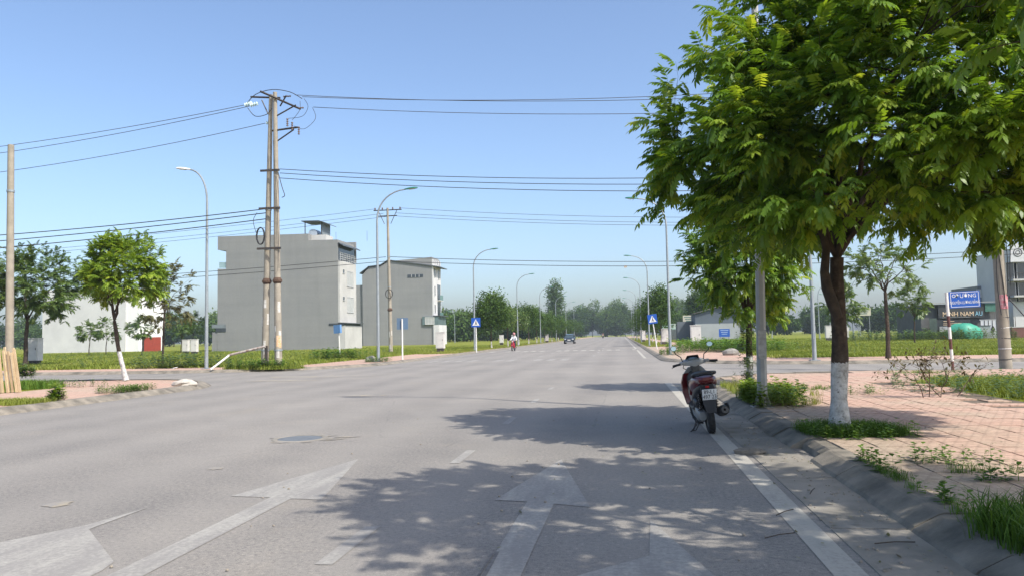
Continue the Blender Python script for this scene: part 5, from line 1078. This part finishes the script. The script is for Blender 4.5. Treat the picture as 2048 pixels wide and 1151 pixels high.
    MB().loft([sect(-.325, 1.585, .05, .04), sect(-.30, 1.585, .07, .05), sect(-.26, 1.58, .08, .05)]).build('face_mask', TROU, pe, smooth=True)
    for s in (-1, 1):
        MB().loft([sect(-.74, .30, .035, .03, x=s*.17), sect(-.62, .32, .045, .045, x=s*.17), sect(-.5, .32, .04, .045, x=s*.17)]).build('shoe', BLACK, pe, smooth=True)
        MB().lathe([(.001, 0), (.012, .002), (.006, .01)], (s*.032, -.307, 1.635), (0, -1, 0), 8).build('eye', BLACK, pe)
        for k in range(4): MB().tube([(s*(.285+.02*k), -.85, 1.035), (s*(.285+.02*k), -.895, 1.02), (s*(.285+.02*k), -.88, .985)], .0095, 5).build('finger', SKINM, pe)
        MB().tube([(s*.275, -.82, 1.01), (s*.265, -.86, .985), (s*.275, -.885, .985)], .011, 5).build('thumb', SKINM, pe)
p = G(1026, 701); rider(p[0], p[1]+1.2, -.06, 'red motorcycle coming towards the camera on the left lane', 'person in white shirt and dark trousers riding the red motorcycle', SHIRT, M('bike_red', (.5, .02, .05), (.42, .02, .04), 3., .35, coat=.4))
rider(-6.2, 262., .0, 'tiny distant motorcycle at the far end of the road', 'tiny distant person in a tan shirt riding far down the road', M('tan_shirt', (.5, .36, .22), (.45, .32, .2), 4.), BLACK)
# dark car driving towards the camera
cp = G(1137, 686.5); car = empty('car', (cp[0]+.1, cp[1]+2., 0), label='dark car with headlights and roof rails driving towards the camera', cat='car')
CARP = M('car_paint', (.018, .024, .032), (.014, .02, .026), 1., .25, coat=.8); cg = M('car_glass', (.05, .07, .08), (.04, .06, .07), 1., .06, spec=.8)
def rr(y, z0, z1, w, k=.1, n=5):
    pts = []
    for cx_, cz_, a0 in ((w-k, z1-k, 0), (-w+k, z1-k, 90), (-w+k, z0+k, 180), (w-k, z0+k, 270)):
        for t in range(n): a = math.radians(a0+90*t/(n-1)); pts.append((cx_+k*math.cos(a), y, cz_+k*math.sin(a)))
    return pts
MB().loft([rr(-2.22, .35, .72, .72), rr(-2.1, .28, .86, .84), rr(-1.6, .24, .98, .9), rr(-1., .22, 1.04, .91), rr(.8, .22, 1.06, .91), rr(1.9, .26, 1.05, .88), rr(2.2, .35, .95, .78)]).build('body', CARP, car, smooth=True)
gh = MB().loft([[(x_*.80, y_, z_) for x_, y_, z_ in ((-1, -1.05, 1.02), (1, -1.05, 1.02), (1, 2.0, 1.04), (-1, 2.0, 1.04))], [(x_*.66, y_, z_) for x_, y_, z_ in ((-1, -.35, 1.52), (1, -.35, 1.52), (1, 1.75, 1.52), (-1, 1.75, 1.52))]]).build('windows', cg, car)
MB().loft([rr(-.42, 1.5, 1.54, .66, .02), rr(.3, 1.5, 1.62, .68, .04), rr(1.5, 1.5, 1.61, .68, .04), rr(1.85, 1.48, 1.54, .64, .02)]).build('roof', CARP, car, smooth=True)
for s in (-1, 1):
    MB().tube([(s*.80, -1.08, 1.02), (s*.67, -.37, 1.53)], .035, 6).build('pillar', CARP, car); MB().tube([(s*.6, -.1, 1.66), (s*.6, 1.4, 1.66)], .025, 6).build('roof_rail', CHR, car)
    MB().loft([sect(-2.2, .74, .13, .06, x=s*.58), sect(-2.06, .78, .19, .09, x=s*.65)]).build('headlight', M('headlight_glass', (.75, .76, .75), (.65, .66, .66), 3., .1), car, smooth=True)
    MB().loft([sect(-1.0, 1.1, .08, .06, x=s*1.0), sect(-.88, 1.1, .1, .075, x=s*1.0)]).build('door_mirror', CARP, car, smooth=True)
    for yy in (-1.4, 1.35):
        w = empty('wheel', (s*.78, yy, .34)); w.parent = car; t = MB(); t.lathe([(.2, -.11), (.32, -.11), (.34, -.06), (.34, .06), (.32, .11), (.2, .11)], (0, 0, 0), (1, 0, 0), 22); t.build('tyre', RUBBER, w, smooth=True); MB().lathe([(.001, .04), (.19, .06), (.2, .1)], (0, 0, 0), (s, 0, 0), 16).build('rim', ALU, w, smooth=True)
MB().box((0, -2.23, .66), (.7, .05, .12)).build('grille', BLACK, car); MB().box((0, -2.25, .62), (.5, .02, .13)).build('number_plate', WSGN, car); MB().box((0, -2.2, .33), (1.2, .1, .14)).build('lower_grille', M('lower_grille_grey', (.25, .25, .25), (.2, .2, .2), 3.), car); MB().box((0, -2.24, .76), (.6, .03, .025)).build('chrome_bar', CHR, car)
# ------------------------------------------------------------------ grass and weeds
def tuft(n, h, spread, seg, seed, w=.008):
    r_ = np.random.default_rng(seed); V, F = [], []
    for _ in range(n):
        a = r_.uniform(0, 6.28); o = np.array([r_.normal(0, spread), r_.normal(0, spread), 0]); d = np.array([math.cos(a), math.sin(a), 0]); sd = np.array([-d[1], d[0], 0]); hh = h*r_.uniform(.5, 1.1); ln = hh*r_.uniform(.15, .75); k = len(V)
        for j in range(seg):
            t = j/seg; p = o+d*ln*t*t+np.array([0, 0, hh*t*(1-.25*t*t)]); V.extend([p-sd*w*(1-t*.6), p+sd*w*(1-t*.6)])
        V.append(o+d*ln+np.array([0, 0, hh*.75]))
        for j in range(seg-1): F.extend([[k+2*j, k+2*j+1, k+2*j+3], [k+2*j, k+2*j+3, k+2*j+2]])
        F.append([k+2*seg-2, k+2*seg-1, k+2*seg])
    return np.array(V), np.array(F)
def broad(seed, h=.3, n=9, l=.11, w=.055):
    r_ = np.random.default_rng(seed); V, F = [], []
    for i in range(n):
        a = i*2.4+r_.uniform(-.3, .3); z = h*(.15+.85*i/n)*r_.uniform(.8, 1.1); ll = l*(1.15-.5*i/n)*r_.uniform(.8, 1.2); d = np.array([math.cos(a), math.sin(a), .25+.3*i/n]); d /= np.linalg.norm(d); sd = np.array([-math.sin(a), math.cos(a), 0]); o = np.array([0, 0, z*.85])+d*.02; k = len(V); dn = np.array([0, 0, -1.])
        V.extend([o, o+d*ll*.4+sd*w*.5, o+d*ll*.4-sd*w*.5, o+d*ll*.75+sd*w*.4+dn*ll*.08, o+d*ll*.75-sd*w*.4+dn*ll*.08, o+d*ll+dn*ll*.22]); F.extend([[k, k+2, k+1], [k+1, k+2, k+4], [k+1, k+4, k+3], [k+3, k+4, k+5]])
    k = len(V); V.extend([[-.005, 0, 0], [.005, 0, 0], [0, 0, h*.95]]); F.append([k, k+1, k+2]); return np.array(V), np.array(F)
def sow(name, pts, z, temps, size, mat, label, cat='grass', tintm=.45, parent=None, kind='stuff', seed=1):
    r_ = np.random.default_rng(seed); P = np.column_stack([np.asarray(pts)[:, 0], np.asarray(pts)[:, 1], np.full(len(pts), z)]); a = r_.uniform(0, 6.28, len(P)); D = np.column_stack([np.cos(a), np.sin(a), np.zeros(len(P))])
    ctr = P.mean(axis=0); ctr[2] = z; patch = .12*np.sin(P[:, 0]*.9+P[:, 1]*.33)+.1*np.sin(P[:, 1]*.7-P[:, 0]*.21)
    o = scatter(name, temps, P, D, r_.uniform(size[0], size[1], len(P)), mat, parent, ctr, r_, np.clip(r_.normal(tintm, .17, len(P))+patch, 0, 1), None); o.location = ctr
    return tag(o, label, cat, kind=kind)
rg_ = np.random.default_rng(77)
def uni(n, x0, x1, y0, y1): return np.column_stack([rg_.uniform(x0, x1, n), rg_.uniform(y0, y1, n)])
def gau(n, x, y, sx, sy):
    # clumped scatter that stays on the raised ground, off the road and the kerb slope
    X = np.column_stack([rg_.normal(x, sx, n), rg_.normal(y, sy, n)]); k = np.clip(np.linalg.norm((X-[x, y])/[sx, sy], axis=1), 1e-6, None); X = [x, y]+(X-[x, y])*np.minimum(1, 1.9/k)[:, None]
    if x > 0: X[:, 0] = np.where(X[:, 0] < 2.3, 2.3+rg_.uniform(0, .12, n), X[:, 0])
    else: X[:, 0] = np.where(X[:, 0] > -13.35, -13.35-rg_.uniform(0, .3, n), X[:, 0])
    return X
TN = [tuft(20, .24, .05, 3, k, .0035) for k in range(4)]; TM = [tuft(14, .22, .08, 2, k+5, .006) for k in range(4)]; TF = [tuft(12, .17, .2, 1, k+9, .02) for k in range(4)]; BR = [broad(k) for k in range(4)]; BRL = [broad(k+7, .55, 14, .17, .085) for k in range(3)]
sow('grass_tuft', gau(480, 2.86, 5.0, .34, .36), .11, TN, (.9, 1.6), GRASSD, 'tall lush grass tuft in the bottom right corner', tintm=.45)
pt = gau(520, 2.85, 10.55, .36, .26); sow('grass_patch', pt, .11, TN, (.5, .95), GRASSD, 'grass patch round the foot of the big painted trunk', tintm=.42); sow('weed_patch', gau(70, 2.8, 10.35, .45, .3), .11, BR, (.5, .8), GRASSD, 'leafy weeds among the grass at the big painted trunk', 'weeds')
lp = G(1525, 813, .13)
sow('weed_patch', np.concatenate([gau(150, lp[0]-.42, lp[1]+.9, .24, .6), gau(90, lp[0]+.42, lp[1]+.9, .22, .6)]), .11, BRL, (.5, .95), LEAF2, 'bright leafy weeds round the concrete lamp post', 'weeds', .45)
sow('grass_patch', gau(200, 3.0, 17.2, .45, 1.6), .11, TN, (.6, 1.3), GRASS, 'grass between the lamp post and the smaller tree')
V = [(3.06+rg_.normal(0, .13), 19.45+rg_.normal(0, .1)) for _ in range(60)]
for k, z in enumerate((.2, .55, .9, 1.2)): sow('climbing_weed', np.array(V[k*15:k*15+15]), z, BRL, (.45, .75), LEAFD, ('lowest', 'second', 'third', 'topmost')[k]+' leaves of the creeper on the smaller trunk', 'creeper', .3, seed=k)
for k, (px, py, n, sx, sy, lab) in enumerate(((1655, 928, 26, .05, .3, 'weeds growing along the kerb top just past the drain inlet'), (1705, 962, 20, .05, .3, 'second weed strip along the kerb top'), (1765, 1003, 14, .05, .22, 'third weed strip along the kerb top'), (1825, 1050, 16, .06, .22, 'weed strip along the kerb top near the tall tuft'), (1905, 922, 26, .28, .12, 'row of weeds in a tile joint right of the trunk'), (1950, 945, 14, .2, .1, 'small weeds between the pink tiles at the right'), (2003, 962, 12, .09, .06, 'small leafy weed at the right edge of the tiles'), (1640, 777, 40, .35, .3, 'grass growing from tiles left of the painted trunk'), (1725, 785, 24, .3, .25, 'weeds behind the painted trunk'), (1840, 745, 60, .6, .3, 'grass at the edge of the side street'))):
    p = G(px, py, .13); sow('weed_patch', gau(n, p[0], p[1], sx, sy), .11, BR if k % 2 == 0 else TN, (.4, .8), GRASSD, lab, 'weeds', .5, seed=k+20)
sow('lot_grass', np.concatenate([uni(6500, 7.2, 16, 9., 20.6), uni(1800, 16, 26, 12, 21)]), .10, TM, (.7, 1.5), GRASS, 'rough grass of the near right plot', tintm=.5)
sow('lot_weed', gau(260, 8.6, 17.5, 1.4, 1.9), .1, BRL, (.4, .8), LEAFD, 'dull leafy weeds round the bare shrub', 'weeds', .4)
p = G(1890, 795, .12); ds = empty('bare_shrub', (p[0], p[1], .1), label='bare brown shrub with a few dry leaves on the right plot edge', cat='shrub')
r = random.Random(12); stems = None; tips = []
def twig(a, d, l, rad, depth):
    b = a+d*l; c = (a+b)/2+Vector((r.gauss(0, .05), r.gauss(0, .05), .05*l)); stems.tube([a, c, b], [rad, rad*.85, rad*.65], 5)
    if depth == 0: tips.append(b); return
    for _ in range(r.choice((2, 3))): twig(b, (d+Vector((r.gauss(0, .55), r.gauss(0, .4), r.gauss(.1, .3)))).normalized(), l*r.uniform(.6, .85), rad*.6, depth-1); tips.append(c)
for k in range(5): stems = MB(); twig(Vector((r.uniform(-.4, .4), r.uniform(-.2, .2), 0)), Vector((-.6+.3*k, r.gauss(0, .2), .75)).normalized(), .38, .011, 3); stems.build('stem', M('dry_twig', (.15, .10, .075), (.1, .07, .05), 6., .9), ds, fix=False)
T_ = np.array([tuple(t+p_) for t in tips for p_ in (Vector(ds.location),)]); D_ = rg_.normal(size=T_.shape); D_ /= np.linalg.norm(D_, axis=1)[:, None]
scatter('dry_leaves', [broad(3, .02, 2, .07, .03)], T_, D_, np.full(len(T_), 1.2), LEAFB, ds, np.array(ds.location), rg_, np.full(len(T_), .1))
# left pavement and plots
for k, (px, py, n, sx, sy, tp, s, mt, lab) in enumerate(((30, 806, 420, .9, .3, TM, (.5, .9), GRASS, 'long grass strip along the left kerb'), (275, 782, 240, .6, .45, BR, (.4, .8), GRASSD, 'weed patch at the foot of the leaning left tree'), (205, 800, 60, .5, .12, BR, (.5, .9), GRASSD, 'low weeds on the left kerb before the leaning tree'), (60, 775, 160, .5, .4, TN, (1., 1.7), GRASSD, 'grass clump beside the planks'), (45, 755, 60, .3, .2, BRL, (.8, 1.2), LEAFD, 'dark leafy plant behind the planks'), (150, 772, 40, .8, .2, BR, (.6, 1.), LEAFD, 'thin weeds in the shade on the left pavement'), (160, 800, 24, .2, .12, BRL, (.6, .9), LEAF2, 'bright leafy weed on the left kerb'))):
    p = G(px, py, .12); sow('weed_patch', gau(n, p[0], p[1], sx, sy), .12, tp, s, mt, lab, 'weeds', .5, seed=k+40)
sow('grass_patch', gau(380, -17.3, 35.6, 1.0, .4), .1, TM, (.8, 1.6), GRASS, 'tall grass round the foot of the twin poles'); sow('weed_patch', gau(130, -17.4, 35.6, .9, .4), .1, BRL, (.6, 1.1), GRASSD, 'leafy weeds round the foot of the twin poles', 'weeds', .3)
sow('weed_patch', gau(70, -24., 39., 1.6, .7), .1, BRL, (1., 1.8), LEAFD, 'bushy weeds at the left street corner', 'weeds', .35); q = at(685, 712, 50.); sow('weed_patch', gau(90, q[0], 50., 1.2, .6), .1, BRL, (1., 1.7), GRASSD, 'bushy weeds before the large grey house', 'weeds', .3)
sow('field_grass', np.concatenate([uni(24000, -62, -17.4, 38.6, 70), uni(9000, -75, -17.4, 70, 112), uni(4000, -95, -62, 40, 112)]), .09, TF, (.9, 1.9), GRASS, 'wide grassy plot before the grey houses', tintm=.42)
sow('field_grass', np.concatenate([uni(20000, 7.6, 45, 39.8, 70), uni(8000, 7.6, 75, 70, 135)]), .09, TF, (.8, 1.6), GRASS, 'wide grassy plot on the far right', tintm=.52)
sow('verge_grass', np.concatenate([uni(2600, -16.9, -13.7, 62, 140), uni(900, -16.9, -13.7, 140, 260)]), .1, TF, (.5, 1.1), GRASS, 'grass verge under the left row of trees', tintm=.35)
sow('verge_grass', np.concatenate([uni(2000, 2.6, 5.4, 78, 160), uni(700, 2.6, 5.4, 160, 260)]), .1, TF, (.5, 1.1), GRASS, 'grass verge under the right row of trees', tintm=.35)
q = at(1440, 695, 56.); sow('weed_patch', np.concatenate([gau(260, q[0]-.5, 58, 1.6, 3.), gau(160, q[0]+2., 54, 1.4, 2.)]), .1, BRL, (1., 2.), GRASSD, 'bushy weeds beside the tall white cabinet on the far right', 'weeds', .45)
sow('weed_patch', gau(60, 2.9, 48.3, .5, .5), .1, BRL, (.5, .9), GRASSD, 'weeds at the foot of the nearest far right lamp', 'weeds', .4); sow('weed_patch', gau(60, -13.9, 43.4, .5, .4), .1, BRL, (.4, .8), GRASSD, 'weeds at the foot of the nearest left lamp', 'weeds', .4)
q = at(1830, 690, 92.); sow('weed_patch', gau(300, q[0], 90, 5., 1.5), .1, BRL, (1.4, 2.6), LEAFD, 'overgrown bushes along the shop front', 'weeds', .4)
# taller weeds and dry straw break up the plots
q = np.concatenate([uni(130, -60, -18, 39.5, 75), uni(60, -75, -40, 75, 110)]); q = np.concatenate([q+rg_.normal(0, .35, q.shape) for _ in range(5)]); q[:, 0] = np.minimum(q[:, 0], -17.4)
sow('plot_weeds', q, .09, BRL, (.5, 1.1), LEAFD, 'scattered taller weeds on the left grass plot', 'weeds', .5)
q = np.concatenate([uni(70, 8, 45, 40.5, 75), uni(50, 8, 75, 75, 130)]); q = np.concatenate([q+rg_.normal(0, .35, q.shape) for _ in range(5)]); q[:, 0] = np.maximum(q[:, 0], 7.7)
sow('plot_weeds', q, .09, BRL, (.4, .9), LEAFD, 'scattered taller weeds on the right grass plot', 'weeds', .55)
q = np.concatenate([gau(160, -30, 48, 6, 4), gau(120, -48, 60, 7, 5), gau(100, -24, 66, 3, 6)]); sow('dry_straw', q, .09, TF, (1.1, 2.), LEAFB, 'dry straw patches on the left grass plot', 'straw', .7)
q = np.concatenate([gau(160, 22, 50, 6, 4), gau(140, 34, 66, 7, 6), gau(120, 15, 62, 3, 8)]); sow('dry_straw', q, .09, TF, (.9, 1.7), LEAFB, 'dry straw patches on the right grass plot', 'straw', .7)
# litter and twigs
for k, (px, py, z, lab, col) in enumerate(((1725, 692, .1, 'white scrap of sheeting on the right field', (.7, .7, .68)), (300, 735, .12, 'pink scrap of litter at the left street corner', (.6, .15, .25)), (348, 736, .12, 'white scrap of litter at the left street corner', (.7, .7, .7)))):
    p = at(px, py, 44.) if k == 0 else G(px, py, z); o = MB().prism(blob(0, 0, .32 if k == 0 else .18, .2 if k == 0 else .14, k+3, 9), lambda u, v, d: (u, v, d+.05*math.sin(u*9)), 0, .03).build('litter', M('litter%d' % k, col, None, 5.), loc=(p[0], p[1], z)); tag(o, lab, 'litter')
for k, (px, py, a) in enumerate(((1570, 1028, .9), (1560, 1075, .6), (1790, 1090, .2), (1625, 985, 1.2))):
    p = G(px, py); o = MB().tube([(-.14*math.cos(a), -.14*math.sin(a), .012), (0, .01, .016), (.14*math.cos(a), .14*math.sin(a), .012)], .004, 5).build('fallen_twig', BARK, loc=(p[0], p[1], .008)); tag(o, ['small fallen twig on the gutter below the kerb', 'thin twig on the edge line', 'twig at the foot of the kerb near the tall tuft', 'short twig on the gutter in the sun'][k], 'twig', 'fallen twigs')
def litter_leaves(name, pts, z, label, seed):
    r_ = np.random.default_rng(seed); V = np.array([[0, 0, .004], [.03, .013, .008], [.03, -.013, .006], [.07, 0, .014]]); F = np.array([[0, 2, 1], [1, 2, 3]])
    P = np.column_stack([pts, np.full(len(pts), z)]); a = r_.uniform(0, 6.28, len(P)); D = np.column_stack([np.cos(a), np.sin(a), np.zeros(len(P))]); ctr = P.mean(axis=0); ctr[2] = z
    o = scatter(name, [(V, F)], P, D, r_.uniform(.5, 1.2, len(P)), LEAFB, None, ctr, r_, r_.uniform(0, 1, len(P)), 'stuff'); o.location = ctr; tag(o, label, 'leaves')
litter_leaves('fallen_leaves', np.concatenate([uni(110, 1.5, 2.0, 3., 20.), uni(60, -1., 1.5, 3., 16.)]), .01, 'scattered dry leaves in the gutter and under the trees', 1)
litter_leaves('fallen_leaves', uni(140, 2.45, 6.5, 4., 20.), .138, 'scattered dry leaves on the pink tiles', 2)
def pebbles(name, pts, z, label, seed):
    r_ = np.random.default_rng(seed); m = MB()
    for x, y in pts:
        q = r_.uniform(.005, .016); m.loft([[(x+q*k_*math.cos(a_), y+q*k_*math.sin(a_), z+q*h_) for a_ in (0, 1.3, 2.5, 3.9, 5.1)] for k_, h_ in ((1., 0.), (.9, .5), (.4, .9))])
    tag(m.build(name, M('grit', (.3, .26, .2), (.2, .18, .15), 30., .9), fix=False), label, 'gravel', kind='stuff')
pebbles('grit', np.concatenate([uni(260, 1.75, 2.02, 3.5, 20.), uni(90, 1.4, 1.8, 3.5, 18.), uni(60, -4., 1.3, 4., 14.)]), .006, 'loose grit along the foot of the near kerb', 3)
# ------------------------------------------------------------------ haze
hz = MB().box((0, 500, 12.2), (1900, 1500, 26.6)).build('haze', MATS['leaf_far']); hz['kind'] = 'stuff'; hz['label'] = 'thin pale morning haze over the whole place'
mh_ = bpy.data.materials.new('haze'); mh_.use_nodes = True; t = mh_.node_tree; t.nodes.remove(t.nodes['Principled BSDF']); v = t.nodes.new('ShaderNodeVolumePrincipled')
v.inputs['Color'].default_value = (.86, .93, 1., 1.); v.inputs['Density'].default_value = .00034; v.inputs['Anisotropy'].default_value = .3; t.links.new(v.outputs[0], t.nodes['Material Output'].inputs['Volume'])
hz.data.materials.clear(); hz.data.materials.append(mh_)
